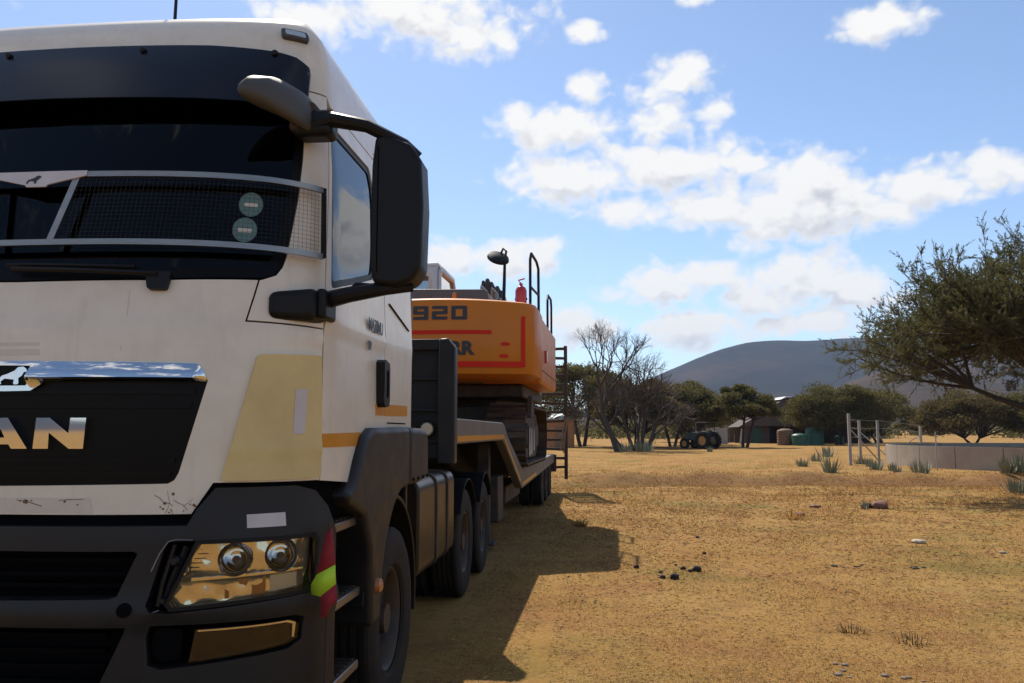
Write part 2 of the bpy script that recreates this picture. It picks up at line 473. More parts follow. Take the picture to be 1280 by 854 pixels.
def axis_pts(lo, hi, step, far, grow=1.22):
    a = list(np.arange(lo, hi + 1e-6, step))
    p, d = hi, step
    while p < far: d *= grow; p += d; a.append(p)
    q, d = lo, step
    while q > -far: d *= grow; q -= d; a.insert(0, q)
    return a
gx, gy = axis_pts(-6, 20, 0.22, 5200), axis_pts(1, 46, 0.22, 5200)
gv = [(x, y, ground_z(x, y)) for y in gy for x in gx]
nx = len(gx)
gf = [(j * nx + i, j * nx + i + 1, (j + 1) * nx + i + 1, (j + 1) * nx + i) for j in range(len(gy) - 1) for i in range(nx - 1)]
gme = np_mesh('ground', gv, gf)
gme.polygons.foreach_set('use_smooth', np.ones(len(gme.polygons), bool))

def ground_material():
    m = bpy.data.materials.new('dry_veld'); m.use_nodes = True
    nt = m.node_tree; n = nt.nodes; l = nt.links; b = n['Principled BSDF']
    b.inputs['Roughness'].default_value = 0.95; b.inputs['Specular IOR Level'].default_value = 0.1
    co = n.new('ShaderNodeTexCoord')
    def noise(sc, det=6, rg=0.6, st=None):
        t = n.new('ShaderNodeTexNoise'); t.inputs['Scale'].default_value = sc; t.inputs['Detail'].default_value = det; t.inputs['Roughness'].default_value = rg
        if st:
            mp = n.new('ShaderNodeMapping'); mp.inputs['Scale'].default_value = st; l.new(co.outputs['Object'], mp.inputs[0]); l.new(mp.outputs[0], t.inputs['Vector'])
        else: l.new(co.outputs['Object'], t.inputs['Vector'])
        return t.outputs[0]
    def rng(x, a, bb, lo=0., hi=1.):
        t = n.new('ShaderNodeMapRange'); l.new(x, t.inputs[0])
        for i, v in enumerate((a, bb, lo, hi)): t.inputs[i + 1].default_value = v
        return t.outputs[0]
    def mix(f, a, c):
        x = n.new('ShaderNodeMix'); x.data_type = 'RGBA'; l.new(f, x.inputs[0])
        for k, v in (('A', a), ('B', c)):
            if isinstance(v, tuple): x.inputs[k].default_value = (*v, 1)
            else: l.new(v, x.inputs[k])
        return x.outputs['Result']
    c = mix(rng(noise(0.35, 5), 0.35, 0.65), (0.300, 0.160, 0.042), (0.345, 0.205, 0.062))      # straw
    c = mix(rng(noise(0.9, 9, 0.7), 0.48, 0.60, 0, 0.62), c, (0.250, 0.110, 0.040))                  # red soil showing
    c = mix(rng(noise(0.30, 8, 0.66), 0.52, 0.62, 0, 0.8), c, (0.165, 0.130, 0.030))                 # greener grass
    c = mix(rng(noise(2.6, 8, 0.75), 0.52, 0.66, 0, 0.6), c, (0.15, 0.078, 0.029))
    c = mix(rng(noise(34, 5, 0.75), 0.50, 0.72, 0, 0.6), c, (0.11, 0.060, 0.024))                # litter
    c = mix(rng(noise(22, 5, 0.7, (1, 1.6, 1)), 0.52, 0.72, 0, 0.75), c, (0.42, 0.27, 0.12))                # pale straw
    # bare turned earth along the ridge
    sp = n.new('ShaderNodeSeparateXYZ'); l.new(co.outputs['Object'], sp.inputs[0])
    def mth(op, a, bb):
        t = n.new('ShaderNodeMath'); t.operation = op
        for i, v in enumerate((a, bb)):
            if isinstance(v, (int, float)): t.inputs[i].default_value = v
            else: l.new(v, t.inputs[i])
        return t.outputs[0]
    cen = mth('ADD', mth('MULTIPLY', mth('SINE', mth('MULTIPLY', sp.outputs[0], 0.21), 0), 1.2), mth('ADD', 27.0, mth('MULTIPLY', mth('SUBTRACT', sp.outputs[0], 4.0), 0.105)))
    dd = mth('ABSOLUTE', mth('SUBTRACT', sp.outputs[1], cen), 0)
    strip = rng(mth('ADD', dd, mth('MULTIPLY', noise(0.8, 6, 0.7), 5.0)), 2.6, 4.2, 0.85, 0.0)
    strip = mth('MULTIPLY', strip, rng(sp.outputs[0], -3.0, 1.0))
    c = mix(strip, c, (0.17, 0.085, 0.036))
    l.new(c, b.inputs['Base Color'])
    bp = n.new('ShaderNodeBump'); bp.inputs['Strength'].default_value = 0.9; bp.inputs['Distance'].default_value = 0.04
    l.new(noise(16, 8, 0.72), bp.inputs['Height']); l.new(bp.outputs[0], b.inputs['Normal'])
    MATS['dry_veld'] = m
ground_material()
ground = link('ground', gme, 'dry_veld'); ground['kind'] = 'structure'

# ------------------------------------------------------------------ the truck cab skin
A_, W_, PW = 0.65, 1.22, 2.6
_th = np.linspace(0, math.pi / 2, 3000)
_bx = W_ * np.sin(_th) ** (2 / PW); _by = A_ * (1 - np.cos(_th) ** (2 / PW))
_bs = np.concatenate([[0], np.cumsum(np.hypot(np.diff(_bx), np.diff(_by)))]); SC = float(_bs[-1])
ZF = [0, 1.2, 1.95, 2.24, 3.1, 3.3, 3.48, 3.58, 3.64, 3.665]; FF = [0, 0, 0, .04, .27, .33, .39, .45, .53, .62]
ZW = [0, 2.2, 2.85, 3.2, 3.42, 3.54, 3.62, 3.665]; WW = [1.22, 1.22, 1.19, 1.155, 1.125, 1.085, 1.02, .93]
S_END, Z_TOP = 3.13, 3.665
def _skin0(s, z):
    a = np.abs(s)
    x = np.interp(a, _bs, _bx); y = np.interp(a, _bs, _by)
    f = np.interp(z, ZF, FF); w = np.interp(z, ZW, WW)
    x = x * w / W_ * np.sign(s)
    y = y + f * np.clip(1 - y / A_, 0, 1) + np.maximum(a - SC, 0)
    return np.stack([x, y, z], -1)
def skin(s, z, off=0.0):
    s = np.asarray(s, float); z = np.asarray(z, float)
    e = 0.012
    p = _skin0(s, z)
    if np.all(np.asarray(off) == 0): return p
    ds = _skin0(s + e, z) - _skin0(s - e, z); dz = _skin0(s, z + e) - _skin0(s, z - e)
    nn = np.cross(ds, dz); nn /= np.linalg.norm(nn, axis=-1)[..., None] + 1e-12
    return p + nn * (np.asarray(off)[..., None] if np.ndim(off) else off)

def sstep_(a, b, x): t = max(0, min(1, (x - a) / (b - a))); return t * t * (3 - 2 * t)
def dens(poly, step):
    out = []
    for i, p in enumerate(poly):
        q = poly[(i + 1) % len(poly)]; d = math.hypot(q[0] - p[0], q[1] - p[1]); k = max(1, int(math.ceil(d / step)))
        for j in range(k): out.append((p[0] + (q[0] - p[0]) * j / k, p[1] + (q[1] - p[1]) * j / k))
    return out
def inside(P, poly):
    x, y = P[:, 0], P[:, 1]; r = np.zeros(len(P), bool); n = len(poly)
    for i in range(n):
        x0, y0 = poly[i]; x1, y1 = poly[(i + 1) % n]
        if y0 == y1: continue
        c = ((y0 > y) != (y1 > y)) & (x < (x1 - x0) * (y - y0) / (y1 - y0) + x0)
        r ^= c
    return r
def rounded(poly, r, n=4):
    """round the corners of a polygon"""
    out = []; m = len(poly)
    for i in range(m):
        p, a, b = Vector(poly[i]), Vector(poly[i - 1]), Vector(poly[(i + 1) % m])
        da, db = a - p, b - p; rr = min(r, da.length * 0.45, db.length * 0.45)
        q0, q1 = p + da.normalized() * rr, p + db.normalized() * rr
        for k in range(n + 1):
            t = k / n; out.append(tuple(q0 * (1 - t) ** 2 + p * 2 * t * (1 - t) + q1 * t * t))
    return out
def sym(half):
    """right half outline, from the centre line round to the centre line, mirrored"""
    return list(half) + [(-s, z) for (s, z) in reversed(half) if abs(s) > 1e-6]
def mirror(poly): return [(-s, z) for (s, z) in reversed(poly)]

def flat_region(outer, holes, step):
    loops = [dens(outer, step)] + [dens(h, step) for h in holes]
    V = []; E = []
    for lp in loops:
        k = len(V); V += lp; E += [(k + i, k + (i + 1) % len(lp)) for i in range(len(lp))]
    xs = [p[0] for p in outer]; ys = [p[1] for p in outer]
    gxs = np.arange(min(xs), max(xs), step); gys = np.arange(min(ys), max(ys), step)
    G = np.array([(a, b) for a in gxs for b in gys]) if len(gxs) and len(gys) else np.zeros((0, 2))
    if len(G):
        keep = inside(G, outer)
        for h in holes: keep &= ~inside(G, h)
        G = G[keep]
        B = np.array(V)
        if len(G):
            dmin = np.min(np.hypot(G[:, None, 0] - B[None, :, 0], G[:, None, 1] - B[None, :, 1]), axis=1) if len(G) * len(B) < 4e7 else np.ones(len(G))
            V = V + [tuple(p) for p in G[dmin > step * 0.35]]
    r = delaunay_2d_cdt([Vector(p) for p in V], E, [], 0, 1e-5)
    P = np.array([tuple(p) for p in r[0]]); F = [f for f in r[2]]
    C = np.array([P[list(f)].mean(0) for f in F])
    ok = inside(C, outer)
    for h in holes: ok &= ~inside(C, h)
    return P, [F[i] for i in range(len(F)) if ok[i]]

def panel(name, outer, m, parent, holes=(), off=0.0, thick=0.02, step=0.05, surf=None, ang=38):
    """a shaped sheet lying on the cab skin; outlines in (distance round the cab, height)"""
    P, F = flat_region(outer, list(holes), step)
    offv = np.array([off(a, b) for a, b in P]) if callable(off) else off
    sf = surf or skin
    T = sf(P[:, 0], P[:, 1], offv)
    I = sf(P[:, 0], P[:, 1], (offv if np.ndim(offv) else np.full(len(P), float(offv))) - thick)
    n = len(P); cnt = {}
    for f in F:
        for i in range(len(f)):
            e = (f[i], f[(i + 1) % len(f)]); cnt[e] = cnt.get(e, 0) + 1
    rim = [(a, b) for (a, b) in cnt if (b, a) not in cnt]
    V = [tuple(p) for p in T]; FF_ = [tuple(f) for f in F]
    idx = {}
    for a, b in rim:
        for k in (a, b):
            if k not in idx: idx[k] = len(V); V.append(tuple(I[k]))
        FF_.append((b, a, idx[a], idx[b]))
    me = bpy.data.meshes.new(name); me.from_pydata(V, [], FF_)
    for p in me.polygons: p.use_smooth = True
    me.set_sharp_from_angle(angle=R(ang))
    return link(name, me, m, parent)

TRUCK = thing('lorry', 'white lorry tractor with black grille, dark sun visor and mesh windscreen guard', 'lorry', (-2.39, 3.20, 0))
T = TRUCK
WS = [(0, 2.237), (0.6, 2.243), (1.026, 2.265), (1.078, 2.288), (1.105, 2.325), (1.120, 2.37), (1.165, 2.648), (1.198, 3.018), (1.205, 3.20), (0, 3.24)]
WS_full = sym(WS)
WS_in = sym([(0, 2.29), (0.6, 2.295), (1.0, 2.315), (1.05, 2.345), (1.072, 2.40), (1.115, 2.65), (1.148, 3.02), (1.15, 3.15), (0, 3.18)])
SWIN = rounded([(1.408, 2.262), (1.75, 2.34), (2.15, 2.44), (2.205, 2.60), (2.235, 2.98), (2.18, 3.085), (1.46, 3.075), (1.425, 2.98)], 0.03)
SWIN_in = rounded([(1.432, 2.30), (1.75, 2.372), (2.125, 2.465), (2.17, 2.60), (2.20, 2.97), (2.155, 3.05), (1.475, 3.045), (1.448, 2.96)], 0.03)
GR = [(0, 1.885), (.788, 1.877), (.81, 1.85), (.828, 1.811), (.731, 1.437), (.715, 1.405), (.689, 1.39), (0, 1.381)]
front = [(0, 2.228), (0.6, 2.234), (1.004, 2.252), (.962, 2.066), (1.346, 2.061), (1.349, 1.388), (.865, 1.392), (.785, 1.268), (0, 1.268)]
def front_off(s, z): return 0.010 * sstep_(2.03, 2.07, z) * 0 + 0.007 * math.exp(-((z - 2.03) / 0.022) ** 2)
panel('front_panel', sym(front), 'white_paint', T, [sym(GR)], off=front_off, step=0.04)
corner = [(1.012, 2.252), (.971, 2.074), (1.348, 2.068), (1.352, 2.312), (1.392, 3.04), (1.398, 3.212), (1.209, 3.208), (1.204, 3.018), (1.171, 2.648), (1.126, 2.37), (1.111, 2.322), (1.082, 2.28), (1.028, 2.257)]
door = [(1.355, 1.385), (1.60, 1.365), (1.85, 1.34), (2.08, 1.50), (2.14, 1.60), (2.388, 1.60), (2.395, 2.9), (2.36, 3.07), (2.29, 3.17), (1.49, 3.165), (1.425, 3.12), (1.400, 3.04), (1.360, 2.312), (1.356, 2.064)]
sidep = [(2.403, 1.60), (S_END, 1.60), (S_END, 3.212), (2.30, 3.212), (2.302, 3.176), (2.368, 3.072), (2.403, 2.905)]
CREASE = 2.075
def door_off(s, z):
    d = 0.010 * math.exp(-((z - 2.115) / 0.03) ** 2) + 0.012 * max(0, min(1, (1.95 - z) / 0.6)) * max(0, min(1, (s - 1.36) / 0.3))
    return d
for sg in (1, -1):
    mr = (lambda p: p) if sg > 0 else mirror
    do = (lambda s, z: door_off(abs(s), z))
    panel('pillar', mr(corner), 'white_paint', T, step=0.045)
    d = panel('door', mr(door), 'white_paint', T, [mr(SWIN)], off=do, step=0.04)
    panel('window_frame', mr(SWIN), 'black_plastic', d, [mr(SWIN_in)], off=-0.006, thick=0.03, step=0.04)
    panel('window', mr(SWIN_in), 'side_glass', d, off=-0.012, thick=0.004, step=0.06)
    h = [(2.205, 1.985), (2.232, 2.0), (2.32, 1.985), (2.335, 1.95), (2.335, 1.775), (2.318, 1.742), (2.235, 1.735), (2.205, 1.76)]
    hin = [(2.255, 1.945), (2.305, 1.94), (2.305, 1.79), (2.255, 1.79)]
    panel('door_handle', mr(h), 'black_plastic', d, [mr(hin)], off=(lambda s, z: 0.05), thick=0.055, step=0.02)
    panel('reflective_tape', mr([(1.362, 1.53), (2.07, 1.53), (2.06, 1.60), (1.362, 1.592)]), 'orange_tape', d, off=(lambda s, z: door_off(abs(s), z) + 0.002), thick=0.002, step=0.04)
    panel('reflective_tape', mr([(2.187, 1.69), (2.383, 1.692), (2.383, 1.755), (2.185, 1.75)]), 'orange_tape', d, off=(lambda s, z: door_off(abs(s), z) + 0.002), thick=0.002, step=0.04)
    sp = panel('side_panel', mr(sidep), 'white_paint', T, off=(lambda s, z: 0.006 * math.exp(-((z - 2.115) / 0.03) ** 2)), step=0.06)
    panel('reflective_tape', mr([(2.405, 1.692), (3.0, 1.70), (3.0, 1.765), (2.405, 1.757)]), 'orange_tape', sp, off=0.003, thick=0.002, step=0.05)
    panel('panel_groove', mr([(2.5, 2.36), (3.02, 2.262), (3.02, 2.253), (2.5, 2.35)]), 'dark_inside', sp, off=0.0075, thick=0.006, step=0.05)
    panel('panel_groove', mr([(2.47, 1.655), (2.95, 1.655), (2.95, 1.648), (2.47, 1.648)]), 'dark_inside', sp, off=0.004, thick=0.005, step=0.05)
# the roof and upper shell
roof_out = sym([(0, 3.245), (1.206, 3.216), (1.40, 3.220), (1.45, 3.172), (2.29, 3.178), (2.30, 3.22), (S_END, 3.22), (S_END, Z_TOP), (0, Z_TOP)])
roof = panel('roof', roof_out, 'white_paint', T, step=0.045)
capP, capF = None, None
ring = [tuple(p[:2]) for p in skin(np.linspace(-S_END, S_END, 90), np.full(90, Z_TOP))]
capP, capF = flat_region(ring, [], 0.12)
mb = MB(); mb.add([(p[0], p[1], Z_TOP + 0.045 * max(0, 1 - (p[0] / 0.93) ** 2) * max(0, min(1, (p[1] - 0.5) / 0.35)) ) for p in capP], capF)
mb.build('roof_top', 'white_paint', roof)
# dark liner behind the panel gaps, rear wall
liner = [(-S_END, 1.2), (S_END, 1.2), (S_END, 3.6), (-S_END, 3.6)]
panel('cab_liner', liner, 'dark_inside', T, [WS_full, SWIN, mirror(SWIN)], off=-0.028, thick=0.01, step=0.09)
yb = A_ + S_END - SC
MB().prism([(-1.2, 1.0), (1.2, 1.0), (1.2, 2.2), (1.17, 2.85), (1.10, 3.42), (0.93, 3.63), (-0.93, 3.63), (-1.10, 3.42), (-1.17, 2.85), (-1.2, 2.2)], yb - 0.03, yb + 0.02, 'y').build('rear_wall', 'bumper_plastic', T, 0.01)
MB().box(-1.16, 1.16, 0.62, yb, 1.15, 1.35).build('cab_floor', 'dark_inside', T)
# interior
MB().prism([(-.80, .16), (.80, .16), (1.02, .34), (1.10, .60), (1.10, .74), (-1.10, .74), (-1.10, .60), (-1.02, .34)], 1.4, 2.20, 'z').build('dashboard', 'dash_plastic', T, 0.02)
for x in (-0.62, 0.62):
    s = MB().box(x - .26, x + .26, 0.95, 1.45, 1.62, 1.78).build('seat', 'seat_cloth', T, 0.05)
    MB().box(x - .25, x + .25, 1.40, 1.56, 1.7, 2.45, Matrix.Rotation(R(-10), 3, 'X')).build('backrest', 'seat_cloth', s, 0.05)
    MB().box(x - .13, x + .13, 1.5, 1.6, 2.5, 2.72).build('headrest', 'seat_cloth', s, 0.04)
sw = MB(); cy, cz = 0.80, 2.2
sw.tube([(-0.62 + 0.22 * math.cos(a), cy + 0.22 * math.sin(a) * 0.8, cz + 0.22 * math.sin(a) * 0.6) for a in np.linspace(0, 2 * math.pi, 25)], 0.016, 8)
sw.tube([(-0.62, 0.8, 2.2), (-0.62, 0.66, 2.0)], 0.03)
sw.build('steering_wheel', 'dash_plastic', T)
MB().prism([(-1.12, .62), (1.12, .62), (1.12, 2.15), (-1.12, 2.15)], 3.26, 3.29, 'z').build('headliner', 'dark_inside', T)
# windscreen
ws = panel('windscreen', WS_full, 'windshield_glass', T, off=-0.006, thick=0.005, step=0.07)
panel('screen_border', WS_full, 'black_gloss', ws, [WS_in], off=-0.003, thick=0.012, step=0.05)
for (cs, cz, nm) in ((0.946, 2.602, 0), (0.929, 2.480, 1)):
    dsc = panel('licence_disc', [(cs + .054 * math.cos(a), cz + .058 * math.sin(a)) for a in np.linspace(0, 2 * math.pi, 29)[:-1]], 'lens_disc', ws, off=-0.001, thick=0.002, step=0.03)
    panel('disc_print', [(cs - .03, cz - .012), (cs + .03, cz - .012), (cs + .03, cz + .006), (cs - .03, cz + .006)], 'ghost_sticker', dsc, off=0.0005, thick=0.001, step=0.03)
# wipers
for ws_c in (0.60, -0.32):
    w = panel('wiper', rounded([(ws_c - .05, 2.262), (ws_c + .055, 2.262), (ws_c + .04, 2.188), (ws_c - .035, 2.188)], 0.012), 'black_plastic', T, off=0.03, thick=0.05, step=0.03)
    mbw = MB(); pts = skin(np.linspace(ws_c, ws_c - .62, 10), np.linspace(2.25, 2.275, 10), 0.03); mbw.tube([tuple(p) for p in pts], 0.011, 6)
    pts = skin(np.linspace(ws_c - .10, ws_c - .66, 10), np.linspace(2.285, 2.30, 10), 0.016); mbw.tube([tuple(p) for p in pts], 0.009, 6)
    mbw.build('wiper_arm', 'black_plastic', w)
# grille
panel('grille', sym([(0, 1.888), (.79, 1.88), (.832, 1.811), (.735, 1.435), (.69, 1.385), (0, 1.376)]), 'black_gloss', T, off=-0.014, thick=0.02, step=0.08)
grille = bpy.data.objects['grille']
for k, z in enumerate(np.linspace(1.43, 1.77, 7)):
    if 1.52 < z < 1.67: continue
    e = 0.735 + (z - 1.437) * 0.25 - 0.04
    panel('slat', [(-e, z - .016), (e, z - .016), (e + .006, z + .010), (-e - .006, z + .010)], 'black_gloss', grille, off=-0.006, thick=0.012, step=0.09)
# chrome strip with the emblem shield
CH = sym([(0, 1.890), (.786, 1.881), (.806, 1.86), (.824, 1.818), (.822, 1.807), (.175, 1.804), (.140, 1.783), (.115, 1.768), (0, 1.766)])
BAD = sym([(0, 1.872), (.118, 1.870), (.094, 1.789), (0, 1.789)])
def chrome_off(s, z):
    t = min(1, max(0, (z - 1.806) / 0.08)); b = 0.010 + (0.028 * (t / .16) ** .6 if t < .16 else 0.028 * (1 - ((t - .16) / .84) ** 1.6))
    return b * min(1, max(0.15, (0.83 - abs(s)) / 0.05))
cs_ = panel('chrome_strip', CH, 'chrome', T, [BAD], off=chrome_off, thick=0.03, step=0.014, ang=50)
panel('emblem_plate', BAD, 'black_gloss', cs_, off=0.006, thick=0.01, step=0.06)
LION = [(0.0,0.05),(0.08,0.0),(0.15,0.03),(0.13,0.14),(0.26,0.27),(0.58,0.22),(0.56,0.06),(0.60,0.0),(0.72,0.02),(0.74,0.10),(0.72,0.28),(0.84,0.40),(0.90,0.55),(1.0,0.58),(0.98,0.70),(0.88,0.80),(0.70,0.78),(0.58,0.62),(0.35,0.48),(0.16,0.40),(0.06,0.26),(0.04,0.14)]
panel('lion_emblem', [(-0.03 + .128 * a, 1.793 + .092 * b) for a, b in LION], 'chrome', cs_, off=(lambda s, z: 0.013), thick=0.01, step=0.03)
# letters
LET = {'M': ([(0, 0), (.10, 1), (.36, 1), (.5, .52), (.64, 1), (.90, 1), (1, 0), (.76, 0), (.71, .55), (.57, 0), (.43, 0), (.29, .55), (.24, 0)], []),
       'A': ([(0, 0), (.36, 1), (.62, 1), (1, 0), (.71, 0), (.66, .14), (.33, .14), (.28, 0)], [[(.41, .36), (.58, .36), (.50, .64)]]),
       'N': ([(0, 0), (.04, 1), (.30, 1), (.68, .5), (.70, 1), (1, 1), (.97, 0), (.70, 0), (.30, .52), (.30, 0)], [])}
for ch, s0, s1 in (('M', -.37, -.138), ('A', -.118, .118), ('N', .142, .358)):
    o_, h_ = LET[ch]; f_ = lambda p: (s0 + (s1 - s0) * p[0], 1.532 + .125 * p[1])
    panel('letter', [f_(p) for p in o_], 'chrome', grille, [[f_(p) for p in h] for h in h_], off=0.012, thick=0.03, step=0.06)
# cream corner deflectors, stickers and wear
for sg in (1, -1):
    mr = (lambda p: p) if sg > 0 else mirror
    cp = panel('corner_deflector', mr(rounded([(1.022, 1.928), (1.322, 1.940), (1.342, 1.40), (.893, 1.398)], 0.02)), 'cream_primer', T, off=(lambda s, z: 0.02 + 0.006 * math.exp(-((z - 1.525) / 0.014) ** 2) - 0.004 * (z < 1.50)), thick=0.024, step=0.03)
    if sg > 0:
        panel('white_label', [(1.186, 1.785), (1.243, 1.787), (1.234, 1.592), (1.178, 1.592)], 'white_sticker', cp, off=0.0225, thick=0.003, step=0.05)
front_p = bpy.data.objects['front_panel']
panel('old_sticker', [(-.46, 1.275), (.40, 1.275), (.385, 1.335), (-.46, 1.335)], 'ghost_sticker', front_p, off=0.0012, thick=0.001, step=0.06)
panel('old_sticker', [(-.20, 1.915), (.14, 1.915), (.135, 1.968), (-.20, 1.968)], 'ghost_sticker', front_p, off=0.0012, thick=0.001, step=0.06)
rngc = random.Random(4)
def crack(pts, w):
    w *= .4; up = [(s, z + w * rngc.uniform(.4, 1)) for s, z in pts]; dn = [(s, z - w * rngc.uniform(.3, 1)) for s, z in reversed(pts)]
    panel('paint_crack', up + dn, 'rust_mark', front_p, off=0.002, thick=0.001, step=0.03)
crack([(.64, 1.345), (.66, 1.335), (.675, 1.318), (.70, 1.312), (.715, 1.30)], .004)
crack([(.690, 1.362), (.694, 1.34), (.700, 1.315), (.694, 1.29), (.685, 1.274)], .006)
crack([(.715, 1.325), (.735, 1.312), (.752, 1.305), (.77, 1.282)], .004)
crack([(.752, 1.30), (.772, 1.312), (.79, 1.33)], .003)
crack([(.08, 1.326), (.12, 1.322), (.16, 1.31), (.19, 1.302)], .005)
crack([(.26, 1.325), (.30, 1.328), (.36, 1.330)], .005)
rb_ = random.Random(11)
for k in range(22):
    s0 = rb_.choice((.66, .70, .74, .77, .12, .31)) + rb_.gauss(0, .018); z0 = 1.272 + abs(rb_.gauss(0, .022)) if s0 > .5 else 1.322 + rb_.gauss(0, .006); r0 = rb_.uniform(.002, .0075)
    panel('rust_chip', [(s0 + r0 * rb_.uniform(.5, 1.6) * math.cos(a), z0 + r0 * rb_.uniform(.4, 1.1) * math.sin(a)) for a in np.linspace(0, 6.283, 10)[:-1]], 'rust_mark', front_p, off=0.0022, thick=0.001, step=0.03)
crack([(.485, 2.19), (.487, 2.12), (.488, 2.08)], .0015)
crack([(.480, 2.04), (.492, 2.02)], .003)
crack([(.477, 1.95), (.481, 1.93)], .002)
# sun visor
def visor_surf(s, z, off=0.0):
    s = np.asarray(s, float); z = np.asarray(z, float)
    p = skin(s, z, 0.0); t = np.clip((3.42 - z) / 0.36, 0, 1); a = np.abs(s)
    bow = (0.02 + 0.085 * t ** 0.9) * np.clip((1.36 - a) / 0.30, 0.03, 1) ** 0.6
    p = p.copy(); p[..., 1] -= bow + np.asarray(off)
    return p
VIS = sym([(0, 3.415), (.7, 3.408), (1.05, 3.388), (1.17, 3.372), (1.255, 3.335), (1.262, 3.30), (1.238, 3.10), (1.20, 3.075), (0, 3.09)])
vis = panel('sun_visor', VIS, 'visor_smoke', T, off=0.0, thick=0.012, step=0.04, surf=visor_surf)
for s in (0.36, 1.045, -0.36, -1.045):
    p = visor_surf(np.array([s]), np.array([3.375]), 0.004)[0]
    MB().lathe([(0.0, -0.014), (0.012, -0.012), (0.016, 0.0), (0.016, 0.02)], tuple(p), 'y', 14).build('bolt', 'black_plastic', vis)
    mbb = MB(); q = skin(np.array([s, s]), np.array([3.36, 3.24]), np.array([0.0, 0.0]))
    v_ = visor_surf(np.array([s, s]), np.array([3.37, 3.12]), -0.012)
    mbb.add([(v_[0][0] - .03, *v_[0][1:]), (v_[0][0] + .03, *v_[0][1:]), (v_[1][0] + .02, *v_[1][1:]), (v_[1][0] - .02, *v_[1][1:])], [(0, 1, 2, 3)])
    mbb.tube([tuple(q[1]), tuple(v_[1])], 0.012, 8)
    mbb.build('bracket', 'black_plastic', vis)
# roof marker lamps and aerial
for sg in (1, -1):
    f_ = lambda p: (p[0] * sg, p[1])
    o_ = rounded([(1.08, 3.478), (1.265, 3.470), (1.265, 3.520), (1.08, 3.528)], 0.02)
    if sg < 0: o_ = mirror(o_)
    ml = panel('marker_lamp', o_, 'grey_plastic', T, off=0.022, thick=0.03, step=0.03)
    i_ = rounded([(1.105, 3.489), (1.24, 3.482), (1.24, 3.511), (1.105, 3.518)], 0.012)
    if sg < 0: i_ = mirror(i_)
    panel('lens', i_, 'lamp_bezel', ml, off=0.027, thick=0.006, step=0.03)
MB().tube([(0.14, 0.95, 3.69), (0.14, 0.95, 3.74), (0.14, 0.97, 4.5)], [0.016, 0.010, 0.006], 8).build('aerial', 'black_plastic', T)
# stainless mesh guard in front of the screen
def bar(name, pts, w, parent, m='brushed_steel', off=0.06, th=0.012):
    up = [(s, z + w / 2) for s, z in pts]; dn = [(s, z - w / 2) for s, z in reversed(pts)]
    return panel(name, up + dn, m, parent, off=off, thick=th, step=0.05)
ss = np.linspace(-1.275, 1.275, 41)
g_top = [(s, 2.700 - 0.012 * max(0, abs(s) - 1.0)) for s in ss]; g_bot = [(s, 2.380) for s in ss]
guard = bar('screen_guard', g_top, 0.026, T)
bar('guard_bar', g_bot, 0.026, guard)
for sg in (1, -1):
    e = [(1.275 * sg, 2.375), (1.290 * sg, 2.375), (1.290 * sg, 2.708), (1.275 * sg, 2.708)]
    panel('guard_bar', e if sg > 0 else e[::-1], 'black_plastic', guard, off=0.062, thick=0.02, step=0.05)
    e = [(.175 * sg, 2.687), (.205 * sg, 2.687), (.148 * sg, 2.383), (.118 * sg, 2.383)]
    panel('guard_bar', e if sg > 0 else e[::-1], 'brushed_steel', guard, off=0.058, thick=0.01, step=0.05)
plate = panel('emblem_plate', [(-.215, 2.714), (.235, 2.714), (.235, 2.690), (.065, 2.650), (.060, 2.640), (-.03, 2.640), (-.04, 2.650), (-.215, 2.690)], 'white_sticker', guard, off=0.064, thick=0.006, step=0.06)
panel('lion_emblem', [(-.035 + .065 * a, 2.655 + .048 * b) for a, b in LION], 'decal_black', plate, off=0.066, thick=0.002, step=0.03)
seg = []
def wire(s0, z0, s1, z1, k):
    P = skin(np.linspace(s0, s1, k), np.linspace(z0, z1, k), 0.052)
    for i in range(k - 1): seg.append((*P[i], *P[i + 1], 0.00075, 0.00075))
for sg in (1, -1):
    for s in np.arange(.20, 1.285, .0195): wire(s * sg, 2.38, s * sg, 2.70, 4)
    for z in np.arange(2.39, 2.70, .0195): wire(.16 * sg, z, 1.275 * sg, z, 26)
me = segs_mesh('guard_mesh', seg, 3)
gm = link('guard_mesh', me, 'mesh_wire', guard); gm['kind'] = 'stuff'
# ------------------------------------------------------------------ bumper, lamps
def boff(s, z): return 0.045
HL = [(.823, 1.155), (1.272, 1.155), (1.290, 1.135), (1.275, .955), (1.24, .938), (.735, .905), (.722, .925)]
HLG = [(.705, 1.165), (1.285, 1.168), (1.303, 1.140), (1.286, .940), (1.245, .922), (.72, .888), (.655, .895), (.640, .92)]   # lamp pocket with the broken trim beside it
FOG = [(.66, .842), (1.195, .838), (1.236, .825), (1.228, .735), (1.17, .705), (.70, .672), (.655, .69), (.645, .80)]
SL1 = [(0, 1.130), (.585, 1.128), (.60, 1.12), (.53, .955), (.50, .945), (0, .938)]
SL2 = [(0, .838), (.57, .836), (.565, .82), (.47, .60), (.44, .56), (0, .56)]
BUM = [(0, 1.225), (.775, 1.225), (.81, 1.29), (.875, 1.372), (1.20, 1.372), (1.30, 1.345), (1.375, 1.27), (1.425, 1.16), (1.432, .46), (1.38, .40), (0, .40)]
def bumper_off(s, z):
    a = abs(s); o = 0.045
    o += 0.018 * math.exp(-((z - .885) / .05) ** 2) - 0.02 * max(0, min(1, (z - 1.18) / .15))
    return o
bump = panel('bumper', sym(BUM), 'bumper_plastic', T, [sym(SL1), sym(SL2), HLG, mirror(HLG), FOG, mirror(FOG)], off=bumper_off, thick=0.10, step=0.04)
